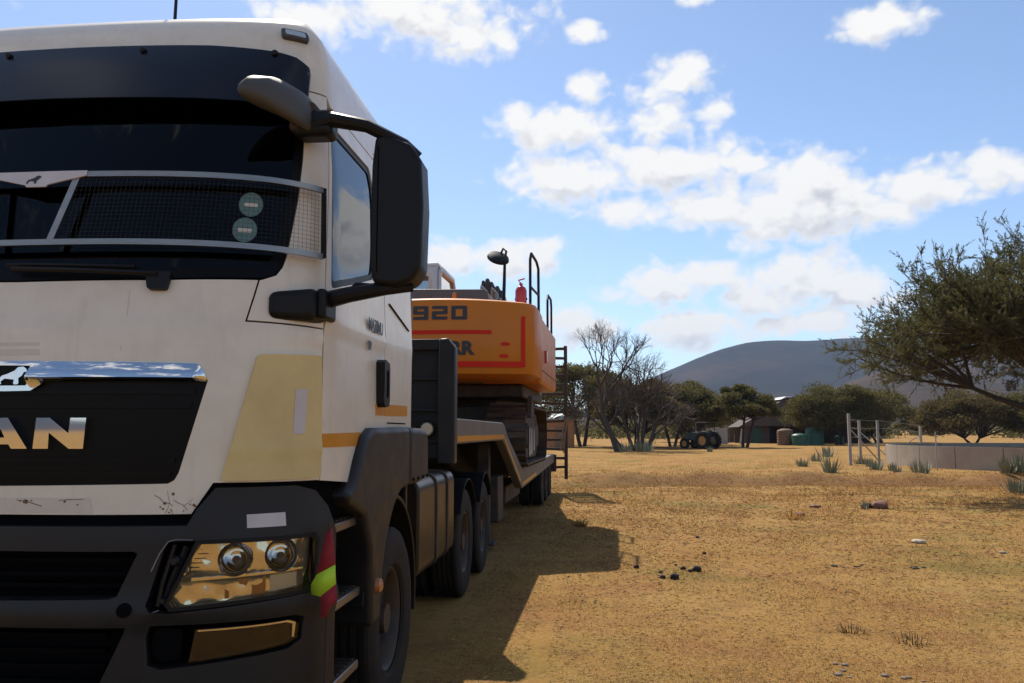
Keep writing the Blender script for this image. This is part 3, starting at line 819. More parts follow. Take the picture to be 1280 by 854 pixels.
panel('bumper_back', sym([(0, 1.30), (.86, 1.36), (1.38, 1.30), (1.40, .42), (0, .42)]), 'dark_inside', bump, off=-0.08, thick=0.02, step=0.08)
for z in (1.085, 1.03, .985):
    panel('slat', [(-.56, z - .009), (.56, z - .009), (.565, z + .009), (-.565, z + .009)], 'dark_inside', bump, off=-0.03, thick=0.03, step=0.09)
for z in (.79, .73, .67, .61):
    panel('slat', [(-.46, z - .009), (.46, z - .009), (.47, z + .009), (-.47, z + .009)], 'dark_inside', bump, off=-0.03, thick=0.03, step=0.09)
panel('under_lip', sym([(0, 1.268), (.785, 1.268), (.865, 1.39), (1.33, 1.385), (1.33, 1.33), (.9, 1.34), (.80, 1.20), (0, 1.20)]), 'dark_inside', bump, off=-0.02, thick=0.03, step=0.07)
panel('white_label', [(.996, 1.262), (1.148, 1.264), (1.150, 1.208), (.998, 1.208)], 'white_sticker', bump, off=lambda s, z: bumper_off(s, z) + 0.0015, thick=0.002, step=0.05)
for (s, z) in ((.565, .905), (-.565, .905), (.54, .575)):
    panel('tow_cover', [(s + .028 * math.cos(a), z + .028 * math.sin(a)) for a in np.linspace(0, 2 * math.pi, 21)[:-1]], 'dark_inside', bump, off=lambda a, b: bumper_off(a, b) + 0.004, thick=0.004, step=0.03)
def bowl(parent, s, z, r, off, depth):
    c = skin(np.array([s]), np.array([z]), off)[0]; c2 = skin(np.array([s]), np.array([z]), off + 0.1)[0]
    d = Vector(c2 - c).normalized()
    d = (d + Vector((0.0, -1.2, 0.75))).normalized()
    q = Vector((0, -1, 0)).rotation_difference(d).to_matrix()
    mb = MB(); prof = [(r * 1.10, -0.004), (r * 1.06, -0.010), (r, -0.004)] + [(r * math.sin(t), depth * math.cos(t) * (.72 if i_ % 3 == 1 else .62)) for i_, t in enumerate(np.linspace(math.pi / 2, 0.0, 10))]
    mb.lathe(prof, (0, 0, 0), 'y', 30, caps=False)
    mb.v = [tuple(q @ Vector(p) + Vector(c)) for p in mb.v]
    o = mb.build('reflector_bowl', 'lamp_bowl', parent, ang=60)
    mb = MB(); mb.lathe([(0, 0.008), (0.014, 0.011), (0.017, 0.022), (0.012, depth)], (0, 0, 0), 'y', 14)
    mb.v = [tuple(q @ Vector(p) + Vector(c)) for p in mb.v]
    mb.build('bulb', 'grey_plastic', parent)
    return o
for sg in (1, -1):
    mr = (lambda p: p) if sg > 0 else mirror
    def tray(s, z):
        a = abs(s); t = 0.018
        if z < 1.005: t -= 0.020
        return t + 0.012 * math.sin((a - .8) * 9) + 0.004 * math.sin(a * 46) * math.cos(z * 60)
    holes = [[(c + r * math.cos(a), 1.088 - dz + r * math.sin(a)) for a in np.linspace(0, 2 * math.pi, 25)[:-1]] for (c, r, dz) in ((.960, .067, .004), (1.140, .068, -.002))]
    hd = panel('headlight', mr(HL), 'lamp_bezel', T, [mr(h) for h in holes], off=tray, thick=0.03, step=0.025, ang=70)
    bowl(hd, .960 * sg, 1.084, .066, 0.018, 0.05); bowl(hd, 1.140 * sg, 1.088, .067, 0.018, 0.05)
    panel('lens', mr(HL), 'lamp_glass', hd, off=0.050, thick=0.003, step=0.05)
    fr = [(.812, 1.165), (1.282, 1.168), (1.302, 1.140), (1.286, .943), (1.245, .924), (.728, .893), (.708, .918)]
    panel('bezel', mr(fr), 'black_plastic', hd, [mr([(a + (1.02 - a) * .006, b + (1.04 - b) * .03) for a, b in HL])], off=0.053, thick=0.03, step=0.04)
    panel('divider', mr([(.80, 1.018), (1.245, 1.030), (1.245, 1.022), (.80, 1.006)]), 'chrome', hd, off=0.035, thick=0.02, step=0.04)
    for k in range(6):
        z = 1.13 - k * .018; s0 = .83 - k * .012
        panel('reflector_rib', mr([(s0, z), (s0 + .045, z + .001), (s0 + .045, z - .003), (s0, z - .003)]), 'tank_metal', hd, off=0.022, thick=0.006, step=0.03)
    panel('indicator', mr([(.925, .998), (1.085, 1.004), (1.085, .934), (.925, .926)]), 'amber_lens', hd, off=0.008, thick=0.01, step=0.04)
    panel('side_light', mr([(1.105, 1.004), (1.225, 1.008), (1.225, .948), (1.105, .938)]), 'lamp_cream', hd, off=0.004, thick=0.01, step=0.04)
    # bare bracket where the trim is broken away
    br = MB()
    for (s, z, r) in ((.735, 1.085, .022), (.700, .93, .016)):
        p = skin(np.array([s * sg]), np.array([z]), 0.01)[0]; br.lathe([(0, -.02), (r * .6, -.02), (r, -.01), (r, .05)], tuple(p), 'y', 16)
    p = skin(np.array([.73 * sg, .69 * sg, .675 * sg]), np.array([1.15, 1.0, .91]), 0.015); br.tube([tuple(x) for x in p], 0.011, 6)
    p = skin(np.array([.775 * sg, .72 * sg, .695 * sg]), np.array([1.14, 1.0, .91]), 0.0); br.tube([tuple(x) for x in p], 0.014, 6)
    br.build('lamp_bracket', 'bumper_plastic', bump)
    tr = MB(); p = skin(np.linspace(.655, .80, 6) * sg, np.array([1.05, 1.12, 1.165, 1.172, 1.170, 1.168]), 0.048); tr.tube([tuple(x) for x in p], 0.003, 5)
    tr.build('broken_trim', 'aluminium', bump)
    tr = MB(); p = skin(np.linspace(.60, .69, 5) * sg, np.array([.902, .892, .888, .892, .90]), 0.052); tr.tube([tuple(x) for x in p], 0.0025, 5)
    tr.build('broken_trim', 'aluminium', bump)
    fg = panel('fog_lamp', mr([(.822, .815), (1.195, .815), (1.222, .80), (1.215, .74), (1.17, .722), (.800, .690)]), 'amber_dark', T, off=0.012, thick=0.02, step=0.03)
    panel('lens', mr([(.822, .815), (1.195, .815), (1.222, .80), (1.215, .74), (1.17, .722), (.800, .690)]), 'lamp_glass', fg, off=0.035, thick=0.003, step=0.05)
    panel('chrome_edge', mr([(.83, .806), (1.17, .808), (1.20, .798), (1.197, .745), (1.207, .742), (1.214, .802), (1.18, .815), (.83, .812)]), 'lamp_bezel', fg, off=0.024, thick=0.008, step=0.03)
    panel('fog_blank', mr(rounded([(.665, .825), (.775, .822), (.77, .70), (.69, .695), (.66, .73)], 0.03)), 'dark_inside', fg, off=0.02, thick=0.05, step=0.05)
# ------------------------------------------------------------------ mirrors
for sg in (1, -1):
    def X(x): return x * sg
    ms = sub_empty('mirror', T)
    b = MB(); b.prism([(1.435, 2.26), (1.54, 2.245), (1.61, 2.27), (1.648, 2.33), (1.656, 2.62), (1.645, 2.83), (1.60, 2.905), (1.48, 2.955), (1.435, 2.94), (1.422, 2.80), (1.418, 2.36)], 0.36, 0.545, 'y')
    b.v = [(X(v[0]), v[1] + (v[0] - 1.4) * 0.10, v[2]) for v in b.v]
    h = b.build('mirror_housing', 'black_plastic', ms, 0.035, 4)
    b = MB(); b.box(1.452, 1.456, 0.352, 0.37, 2.31, 2.89); b.v = [(X(v[0]), v[1] + (v[0] - 1.4) * 0.10 + .004, v[2]) for v in b.v]; b.build('housing_seam', 'dark_inside', h)
    g = MB(); g.prism([(1.44, 2.29), (1.60, 2.29), (1.625, 2.35), (1.625, 2.82), (1.58, 2.89), (1.45, 2.91)], 0.546, 0.552, 'y'); g.v = [(X(v[0]), v[1] + (v[0] - 1.4) * 0.10, v[2]) for v in g.v]
    g.build('mirror_glass', 'chrome', ms)
    a = MB(); a.tube([(X(1.145), 0.34, 2.985), (X(1.25), 0.32, 3.005), (X(1.40), 0.36, 2.985), (X(1.56), 0.43, 2.915), (X(1.62), 0.46, 2.865)], [0.045, 0.035, 0.030, 0.028, 0.024], 10)
    a.build('mirror_arm', 'black_plastic', ms)
    a = MB(); a.tube([(X(1.20), 0.43, 2.195), (X(1.32), 0.40, 2.215), (X(1.48), 0.42, 2.245), (X(1.60), 0.46, 2.255)], [0.040, 0.036, 0.032, 0.020], 10)
    a.tube([(X(1.27), 0.44, 2.20), (X(1.34), 0.46, 2.27), (X(1.42), 0.47, 2.265)], [0.016, 0.014, 0.012], 8)
    a.build('mirror_arm', 'black_plastic', ms)
    k = MB(); k.box(X(1.02) if sg > 0 else X(1.20), X(1.20) if sg > 0 else X(1.02), 0.20, 0.46, 2.085, 2.235)
    for i, v in enumerate(k.v):
        x, y, z = v; ax = abs(x)
        y2 = y + (0.10 if ax > 1.1 and y < 0.3 else 0.0)
        k.v[i] = (x, y2, z - (0.03 if z > 2.2 and ax < 1.1 else 0) )
    k.build('mirror_bracket', 'black_plastic', ms, 0.03, 3)
    k = MB(); k.box(X(1.19) if sg > 0 else X(1.235), X(1.235) if sg > 0 else X(1.19), 0.33, 0.50, 2.10, 2.235); k.build('mirror_bracket', 'black_plastic', ms, 0.015)
    k = MB(); k.box(X(1.07) if sg > 0 else X(1.25), X(1.25) if sg > 0 else X(1.07), 0.30, 0.43, 2.93, 3.055); k.build('mirror_bracket', 'black_plastic', ms, 0.03, 3)
    # small ramp mirror hanging over the windscreen corner
    r = MB(); c0 = Vector((1.17, 0.33, 2.985)); c1 = Vector((0.93, 0.10, 3.045))
    prof = [(0.0, .03), (.05, .085), (.2, .115), (.5, .115), (.8, .092), (.95, .058), (1.0, .018)]
    n = 16; rings = []
    for t, rad in prof:
        c = c0.lerp(c1, t) + Vector((0, 0, 0.03 * math.sin(math.pi * t)))
        for q in range(n):
            an = 2 * math.pi * q / n
            r.v.append((X(c.x + rad * 0.35 * math.cos(an)), c.y + rad * 1.25 * math.cos(an) * 0.9, c.z + rad * 0.95 * math.sin(an) * (1.0 if math.sin(an) > 0 else 0.55)))
    for i in range(len(prof) - 1):
        for q in range(n): r.f.append((i * n + q, i * n + (q + 1) % n, (i + 1) * n + (q + 1) % n, (i + 1) * n + q))
    r.f += [tuple(range(n))[::-1], tuple(range((len(prof) - 1) * n, len(prof) * n))]
    r.build('ramp_mirror', 'grey_plastic', T, ang=70)
    j = MB(); j.box(X(1.06) if sg > 0 else X(1.16), X(1.16) if sg > 0 else X(1.06), 0.30, 0.44, 2.95, 3.10, Matrix.Rotation(R(12 * sg), 3, 'Y')); j.build('mirror_bracket', 'rust_steel', T, 0.02)
# ------------------------------------------------------------------ wings, steps, running gear
def tyre_mesh(Rr, w, rim):
    h = w / 2
    prof = [(rim, -h * .80), (rim + .02, -h * .92), ((Rr + rim) / 2, -h), (Rr - .05, -h * .97), (Rr - .012, -h * .86)]
    nr = 5
    for i in range(nr):
        a = -h * .82 + i * (2 * h * .82) / nr; b = a + (2 * h * .82) / nr
        prof += [(Rr, a + .012), (Rr, b - .012)]
        if i < nr - 1: prof += [(Rr - .014, b - .006), (Rr - .014, b + .006)]
    prof += [(Rr - .012, h * .86), (Rr - .05, h * .97), ((Rr + rim) / 2, h), (rim + .02, h * .92), (rim, h * .80)]
    return MB().lathe(prof, (0, 0, 0), 'x', 56, caps=False).mesh('tyre', 30)
def rim_mesh(rim, w, sg=1):
    h = w / 2 * .80; mb = MB()
    mb.lathe([(rim + .004, h * .98), (rim - .012, h), (rim - .03, h * .85), (rim - .045, h * .2), (rim * .72, -.01), (rim * .56, 0.0), (rim * .50, .03), (rim * .30, .055), (rim * .28, .11), (0, .115)], (0, 0, 0), 'x', 40, caps=False)
    for k in range(10):
        a = 2 * math.pi * k / 10
        mb.lathe([(.016, 0.0), (.016, .035), (.010, .045), (0, .045)], (0.0, rim * .64 * math.cos(a), rim * .64 * math.sin(a)), 'x', 8)
    mb.lathe([(rim + .004, -h), (rim - .02, -h * .9), (rim - .045, h * .2)], (0, 0, 0), 'x', 40, caps=False)
    if sg < 0:
        mb.v = [(-x, y, z) for x, y, z in mb.v]
    return mb.mesh('rim', 35)
TY_F, TY_D = tyre_mesh(.52, .31, .295), tyre_mesh(.52, .28, .295)
TY_T = tyre_mesh(.41, .25, .23)
RIMS = {(r, s): rim_mesh(r, w, s) for r, w in ((.295, .3), (.23, .25)) for s in (1, -1)}
def wheel(parent, x, y, z, ty, rim, sg, mrim='rust_steel'):
    e = sub_empty('wheel', parent, (x, y, z))
    link('tyre', ty, 'rubber', e); link('rim', RIMS[(rim, sg)], mrim, e)
    return e
for sg in (1, -1):
    wheel(T, 1.10 * sg, 1.68, .52, TY_F, .295, sg, 'dark_steel')
    for y in (5.05, 6.45):
        wheel(T, 1.04 * sg, y, .52, TY_D, .295, sg); wheel(T, .72 * sg, y, .52, TY_D, .295, sg)
    def sx(a, b): return (a, b) if sg > 0 else (-b, -a)
    arch = [(1.86 + .60 * math.cos(a) * 1.0, .58 + .68 * math.sin(a)) for a in np.linspace(R(178), R(88), 12)]
    wing_poly = [(.62, 1.31), (.74, 1.36), (.82, 1.46), (.93, 1.575), (1.06, 1.62), (1.955, 1.63), (1.955, 1.265)] + arch[::-1] + [(1.09, .60), (1.06, 1.0), (.94, 1.18), (.66, 1.26)]
    x0, x1 = sx(.86, 1.275)
    MB().prism(wing_poly, x0, x1, 'x').build('front_wing', 'bumper_plastic', T, 0.07, 5)
    rw = MB().prism([(1.965, 1.63), (2.50, 1.62), (2.565, 1.56), (2.575, 1.285), (2.30, 1.262), (1.965, 1.265)], x0, x1, 'x').build('rear_wing', 'bumper_plastic', T, 0.04, 4)
    for y in (2.05, 2.2, 2.36, 2.5):
        MB().lathe([(0, .006), (.012, .005), (.014, 0)], (1.276 * sg, y, 1.30), 'x', 10).build('bolt', 'dark_inside', rw)
    # inner mudguard around the tyre
    mg = MB(); ang = np.linspace(R(168), R(-12), 26)
    xs = sx(.84, 1.235)
    for a in ang:
        for rr in (.66, .635):
            for x in xs: mg.v.append((x, 1.70 + rr * math.cos(a), .57 + rr * math.sin(a)))
    for i in range(len(ang) - 1):
        k = 4 * i; mg.f += [(k, k + 1, k + 5, k + 4), (k + 2, k + 6, k + 7, k + 3), (k, k + 4, k + 6, k + 2), (k + 1, k + 3, k + 7, k + 5)]
    mg.f += [(0, 2, 3, 1), (4 * len(ang) - 4, 4 * len(ang) - 3, 4 * len(ang) - 1, 4 * len(ang) - 2)]
    mg.build('mudguard', 'black_plastic', T, 0.006)
    x0, x1 = sx(.86, 1.20)
    MB().box(x0, x1, 2.335, 2.352, .30, .95).build('mudflap', 'rubber', T, 0.004)
    MB().lathe([(0, .035), (.020, .034), (.036, .024), (.04, 0), (.04, -.02)], (1.275 * sg, 1.16, .80), 'x', 18).build('side_marker', 'amber_lens', T)
    # entry steps
    x0, x1 = sx(.80, 1.215)
    well = MB(); well.box(*sx(.55, .86), .50, 1.05, .30, 1.38); well.box(*sx(.50, .84), .30, .52, .40, 1.28); well.build('step_well', 'dark_inside', T, 0.01)
    for k, z in enumerate((1.175, .815, .455)):
        st = MB(); st.box(x0, x1 - (0.0 if sg < 0 else 0.0), .46, 1.06, z - .045, z); so = st.build('step', 'aluminium', T, 0.008)
        tr_ = MB()
        for q in range(9):
            y = .50 + q * .063; tr_.box(x0 + .02, x1 - .02, y, y + .032, z + .001, z + .008)
        tr_.build('tread', 'dark_steel', so)
    # fuel tank with straps
    tk = MB().prism(rounded([(.56, .56), (1.20, .56), (1.20, 1.27), (.56, 1.27)], .11, 6), 2.62, 4.15, 'y')
    tk.v = [(v[0] * sg, v[1], v[2]) for v in tk.v]; tk = tk.build('fuel_tank', 'tank_metal', T, 0.02, 3)
    for y in (3.25, 3.75):
        sp_ = MB(); o_ = rounded([(.55, .55), (1.212, .55), (1.212, 1.282), (.55, 1.282)], .115, 6); i_ = rounded([(.57, .57), (1.19, .57), (1.19, 1.26), (.57, 1.26)], .10, 6)
        n_ = len(o_); sp_.v = [(p[0] * sg, yy, p[1]) for yy in (y, y + .05) for p in o_]
        sp_.f = [(i, (i + 1) % n_, n_ + (i + 1) % n_, n_ + i) for i in range(n_)]
        sp_.f += [tuple(range(n_)), tuple(range(n_, 2 * n_))]
        sp_.build('tank_strap', 'dark_steel', tk, 0.003)
    MB().lathe([(0, -.05), (.05, -.05), (.055, -.02), (.055, .02)], (.95 * sg, 2.60, .82), 'y', 18).build('tank_cap', 'black_plastic', tk)
    # rear mudguards over the drive wheels
    for y in (5.05, 6.45):
        mg = MB(); ang = np.linspace(R(150), R(30), 14); xs = sx(.56, 1.20)
        for a in ang:
            for rr in (.60, .59):
                for x in xs: mg.v.append((x, y + rr * math.cos(a), .54 + rr * math.sin(a)))
        for i in range(len(ang) - 1):
            k = 4 * i; mg.f += [(k, k + 1, k + 5, k + 4), (k + 2, k + 6, k + 7, k + 3), (k, k + 4, k + 6, k + 2), (k + 1, k + 3, k + 7, k + 5)]
        mg.build('mudguard', 'black_plastic', T, 0.003)
ch = MB()
for x in (-.42, .36): ch.box(x, x + .07, .6, 7.3, .82, 1.08)
for y in (.7, 3.0, 5.7, 7.2): ch.box(-.42, .43, y, y + .1, .84, 1.04)
ch.build('chassis', 'dark_steel', T, 0.006)
ax = MB()
for y in (1.68, 5.05, 6.45): ax.tube([(-1.0, y, .52), (1.0, y, .52)], .07, 12)
ax.build('axle', 'dark_steel', T)
MB().lathe([(.55, 0), (.55, .06), (.1, .08), (0, .08)], (0, 5.7, 1.10), 'z', 32).build('fifth_wheel', 'dark_steel', T)
# airlines and exhaust stack between cab and trailer
hs = MB()
for k in range(4):
    hs.tube([(-.3 + .15 * k, 2.25, 1.9), (-.3 + .16 * k, 2.6, 1.55), (-.28 + .15 * k, 3.2, 1.5), (-.2 + .1 * k, 3.9, 1.75)], .014, 6)
hs.build('air_hose', 'hose_rubber', T)
# cab rear corner seal
for sg in (1, -1):
    MB().box(*((1.165, 1.205) if sg > 0 else (-1.205, -1.165)), yb + .015, yb + .06, 1.62, 3.1).build('corner_seal', 'black_plastic', T, 0.01)
# door lettering
def text_mesh(txt, size, ext=0.0, bold=0.0, sx_=1.0):
    cu = bpy.data.curves.new('lettering', 'FONT'); cu.body = txt; cu.size = size; cu.extrude = ext; cu.offset = bold
    cu.resolution_u = 3
    ob = bpy.data.objects.new('lettering', cu); COL.objects.link(ob)
    dg = bpy.context.evaluated_depsgraph_get()
    me = bpy.data.meshes.new_from_object(ob.evaluated_get(dg))
    bpy.data.objects.remove(ob); bpy.data.curves.remove(cu)
    for v in me.vertices: v.co.x *= sx_
    return me
dr = [o for o in bpy.data.objects if o.parent == T and o.name.startswith('door')][0]
for txt, s0, z0, sz_ in (('MAZIMU', 1.99, 2.142, .098), ('BV', 1.99, 2.035, .07)):
    me = text_mesh(txt, sz_, 0.001, 0.0015, .82)
    for v in me.vertices:
        p = skin(np.array([s0 + v.co.x]), np.array([z0 + v.co.y]), 0.0125 + v.co.z)[0]; v.co = p
    link('lettering', me, 'decal_black', dr)
# reflective pennant tied to the step rail
FL = thing('warning_flag', 'red pennant with a lime yellow band tied beside the lorry steps', 'flag', (-1.125, 3.53, 1.16))
fl = MB(); top = [(-.012, 0, 0), (.012, 0, .0)]
A0 = [(.00, 0, .02), (.025, .01, .02)]
rows = [(-.005, .020, .03), (-.02, .030, -.06), (-.055, .045, -.15), (-.095, .055, -.215), (-.055, .060, -.235), (-.03, .05, -.30)]
red1 = MB().add([(0, .01, .03), (.022, .012, .03), (.05, -.03, -.12), (-.035, -.01, -.165)], [(0, 1, 2, 3)])
red1.build('pennant_cloth', 'flag_red', FL)
MB().add([(-.035, -.01, -.165), (.05, -.03, -.12), (.055, -.032, -.20), (-.015, -.015, -.255), (-.085, .005, -.245)], [(0, 1, 2, 3, 4)]).build('reflective_band', 'flag_lime', FL)
MB().add([(-.015, -.015, -.255), (.055, -.032, -.20), (.062, -.03, -.27), (.028, -.02, -.30), (.01, -.01, -.345), (-.012, -.01, -.34)], [(0, 1, 2, 3, 4, 5)]).build('pennant_cloth', 'flag_red', FL)
for o in [x for x in bpy.data.objects if x.parent == FL]:
    md = o.modifiers.new('solid', 'SOLIDIFY'); md.thickness = 0.003
MB().tube([(.0, .03, -.72), (.006, .02, -.3), (.010, .01, .05)], .008, 8).build('flag_rod', 'rust_steel', FL)
# ------------------------------------------------------------------ low-bed trailer
TR = thing('lowbed_trailer', 'dark lowbed trailer with raised gooseneck and folded ladder ramps behind the lorry', 'trailer', (-2.39, 8.9, 0), R(-1.0))
HB = TR
hb = MB(); hb.prism([(-1.24, 1.36), (1.24, 1.36), (1.24, 2.34), (1.17, 2.43), (-1.17, 2.43), (-1.24, 2.34)], -1.55, -1.52, 'y')
hbo = hb.build('headboard', 'trailer_paint', TR, 0.01)
for sg in (1, -1):
    MB().prism([(sg * 1.245, 1.32), (sg * 1.09, 1.32), (sg * 1.09, 2.36), (sg * 1.10, 2.43), (sg * 1.175, 2.435), (sg * 1.245, 2.35)], -1.62, -1.50, 'y').build('headboard_post', 'trailer_paint', hbo, 0.012)
MB().box(-1.09, 1.09, -1.60, -1.555, 2.33, 2.43).build('headboard_rail', 'trailer_paint', hbo, 0.01)
for z in (1.5, 1.78, 2.06):
    MB().box(-1.088, 1.088, -1.575, -1.552, z, z + .025).build('headboard_rib', 'trailer_paint', hbo, 0.006)
for x in (-.55, 0, .55):
    MB().box(x - .03, x + .03, -1.585, -1.553, 1.37, 2.33).build('headboard_rib', 'trailer_paint', hbo, 0.006)
for sg in (1, -1):
    lp = MB().lathe([(0, -.03), (.048, -.028), (.062, -.012), (.066, .03)], (sg * .985, -1.575, 1.625), 'y', 24).build('front_lamp', 'lamp_cream', TR)
    MB().lathe([(.066, -.03), (.078, -.02), (.08, .03)], (sg * .985, -1.575, 1.625), 'y', 24, caps=False).build('bezel', 'black_plastic', lp)
# side beams: level over the drive wheels, then down to the deck
side = [(-1.5, 1.72), (1.95, 1.72), (2.2, 1.68), (2.45, 1.56), (4.6, 1.02), (13.3, 1.02), (13.3, .80), (4.95, .70), (4.55, .70), (4.35, .76), (2.25, 1.42), (2.0, 1.49), (-1.5, 1.49)]
for sg in (1, -1):
    a, b = (1.12, 1.24) if sg > 0 else (-1.24, -1.12)
    bm_ = MB().prism(side, a, b, 'x').build('side_beam', 'trailer_grey', TR, 0.012)
    f = MB(); xx = 1.243 * sg
    for (y0, z0, y1, z1) in ((-1.48, 1.51, 2.05, 1.51), (2.10, 1.50, 4.30, .80), (4.6, .735, 7.4, .765)):
        f.add([(xx, y0, z0), (xx, y1, z1), (xx, y1, z1 + .055), (xx, y0, z0 + .055)], [(0, 1, 2, 3)])
    f.build('reflective_tape', 'orange_tape', bm_)
dk = MB(); dk.box(-1.12, 1.12, -1.5, 2.0, 1.60, 1.70); dk.build('gooseneck_deck', 'dark_steel', TR, 0.01)
dk = MB(); dk.prism([(2.0, 1.70), (4.6, 1.0), (4.6, .92), (2.0, 1.60)], -1.12, 1.12, 'x'); dk.build('slope_plate', 'dark_steel', TR, 0.01)
for k in range(13):
    y0 = 4.62 + k * .667
    MB().box(-1.118, 1.118, y0, y0 + .655, .95, 1.012).build('deck_plank', 'wood_old', TR, 0.006)
fr = MB()
for x in (-.5, .44): fr.prism([(-1.5, 1.60), (2.0, 1.60), (4.6, .95), (13.3, .95), (13.3, .66), (4.8, .60), (4.2, .62), (1.9, 1.28), (-1.5, 1.28)], x, x + .06, 'x')
fr.build('main_beam', 'dark_steel', TR, 0.008)
MB().lathe([(.45, -.02), (.45, 0), (.05, .0), (.045, -.08), (0, -.08)], (0, 0, 1.27), 'z', 24).build('kingpin_plate', 'dark_steel', TR)
for y in (9.5, 10.75, 12.0):
    MB().tube([(-1.1, y, .41), (1.1, y, .41)], .065, 12).build('axle', 'dark_steel', TR)
    for sg in (1, -1):
        wheel(TR, 1.10 * sg, y, .41, TY_T, .23, sg, 'rim_paint'); wheel(TR, .83 * sg, y, .41, TY_T, .23, sg, 'rim_paint')
MB().box(-1.08, 1.08, 2.75, 3.35, .34, .98).build('filler_box', 'dark_steel', TR, 0.02)  # added box, hides the bright sunlit ground beyond the trailer
MB().box(-.9, .9, 5.2, 7.6, .38, .70).build('spare_carrier', 'dark_steel', TR, 0.03)
for sg in (1, -1):
    MB().box(sg * .92 - .08, sg * .92 + .08, 2.38, 2.54, .12, 1.45).build('landing_leg', 'dark_steel', TR, 0.01)
    MB().box(sg * .92 - .16, sg * .92 + .16, 2.30, 2.62, .08, .12).build('landing_foot', 'dark_steel', TR, 0.01)
# folded ladder ramps standing upright at the back
for x0, x1 in ((.62, 1.60), (-1.60, -.62)):
    rp = sub_empty('ramp', TR)
    for x in (x0, x1 - .09):
        MB().prism([(13.40, .35), (13.55, .35), (13.66, 2.2), (13.58, 3.92), (13.46, 3.92), (13.50, 2.2)], x, x + .09, 'x').build('ramp_post', 'rust_steel', rp, 0.01)
    for k in range(14):
        z = .62 + k * .245
        MB().box(x0 + .09, x1 - .09, 13.47 + .03 * math.sin(k), 13.57 + .03 * math.sin(k), z, z + .07, Matrix.Rotation(R((k * 37) % 5 - 2), 3, 'Y')).build('ramp_rung', 'rust_steel', rp, 0.012)
MB().tube([(1.50, 13.35, 1.05), (1.53, 13.30, 1.5), (1.60, 13.36, 1.95), (1.57, 13.38, 2.0), (1.48, 13.33, 1.6), (1.42, 13.3, 1.1)], .022, 8).build('tie_strap', 'wood_old', TR)
MB().box(-1.3, 1.3, 13.3, 13.42, .55, 1.0).build('rear_beam', 'rust_steel', TR, 0.02)
for sg in (1, -1):
    MB().box(sg * 1.0 - .16, sg * 1.0 + .16, 13.425, 13.46, .66, .78).build('tail_lamp', 'reflector_red', TR, 0.01)

# ------------------------------------------------------------------ excavator
EX = thing('excavator', 'orange crawler excavator with black 920 on its counterweight, loaded on the trailer', 'excavator', (-2.30, 15.0, 1.04), R(-2.0))
RC = 4.3
def cw_y(x): return -2.95 + RC - math.sqrt(RC * RC - x * x)
plan = [(x, cw_y(x)) for x in np.linspace(-1.50, 1.50, 19)]
plan = plan + [(1.585, cw_y(1.5) + .07), (1.63, cw_y(1.5) + .20), (1.63, -1.62), (-1.63, -1.62), (-1.63, cw_y(1.5) + .20), (-1.585, cw_y(1.5) + .07)]
cw = MB(); n = len(plan)
lv = [(1.36, .18, -.10), (1.42, .04, 0), (1.60, .0, 0), (2.46, .0, 0), (2.53, .03, 0), (2.56, .10, 0)]
for (z, ins, dz) in lv:
    for (x, y) in plan:
        cw.v.append((x * (1 - ins / 1.63), y + ins * (1 if y < -1.7 else 0), z + 0.0 - 0.05 * (x / 1.6) ** 2 * (1 if z > 2.4 else 0)))
for i in range(len(lv) - 1):
    for k in range(n): cw.f.append((i * n + k, i * n + (k + 1) % n, (i + 1) * n + (k + 1) % n, (i + 1) * n + k))
cw.f += [tuple(range(n))[::-1], tuple(range((len(lv) - 1) * n, len(lv) * n))]
cwo = cw.build('counterweight', 'excavator_orange', EX, ang=28)
def arc_strip(name, x0, x1, z0, z1, m, parent, d=.006, k=14):
    mb = MB(); xs = np.linspace(x0, x1, k)
    for x in xs: mb.v += [(x, cw_y(x) - d, z0), (x, cw_y(x) - d, z1)]
    mb.f = [(2 * i, 2 * i + 2, 2 * i + 3, 2 * i + 1) for i in range(k - 1)]
    return mb.build(name, m, parent)
arc_strip('red_stripe', -1.35, .98, 2.005, 2.065, 'excavator_red', cwo)
arc_strip('red_stripe', -1.35, 1.47, 1.515, 1.60, 'excavator_red', cwo)
arc_strip('red_stripe', 1.41, 1.47, 1.602, 2.28, 'excavator_red', cwo, k=3)
for (x, z) in ((1.18, 1.86), (1.16, 1.68)):
    q = MB(); xs = [(x +   .07 * math.cos(a), z + .03 * math.sin(a)) for a in np.linspace(0, 2 * math.pi, 15)[:-1]]
    q.add([(a, cw_y(a) - .007, b) for a, b in xs], [tuple(range(14))]); q.build('reflector', 'excavator_red', cwo)
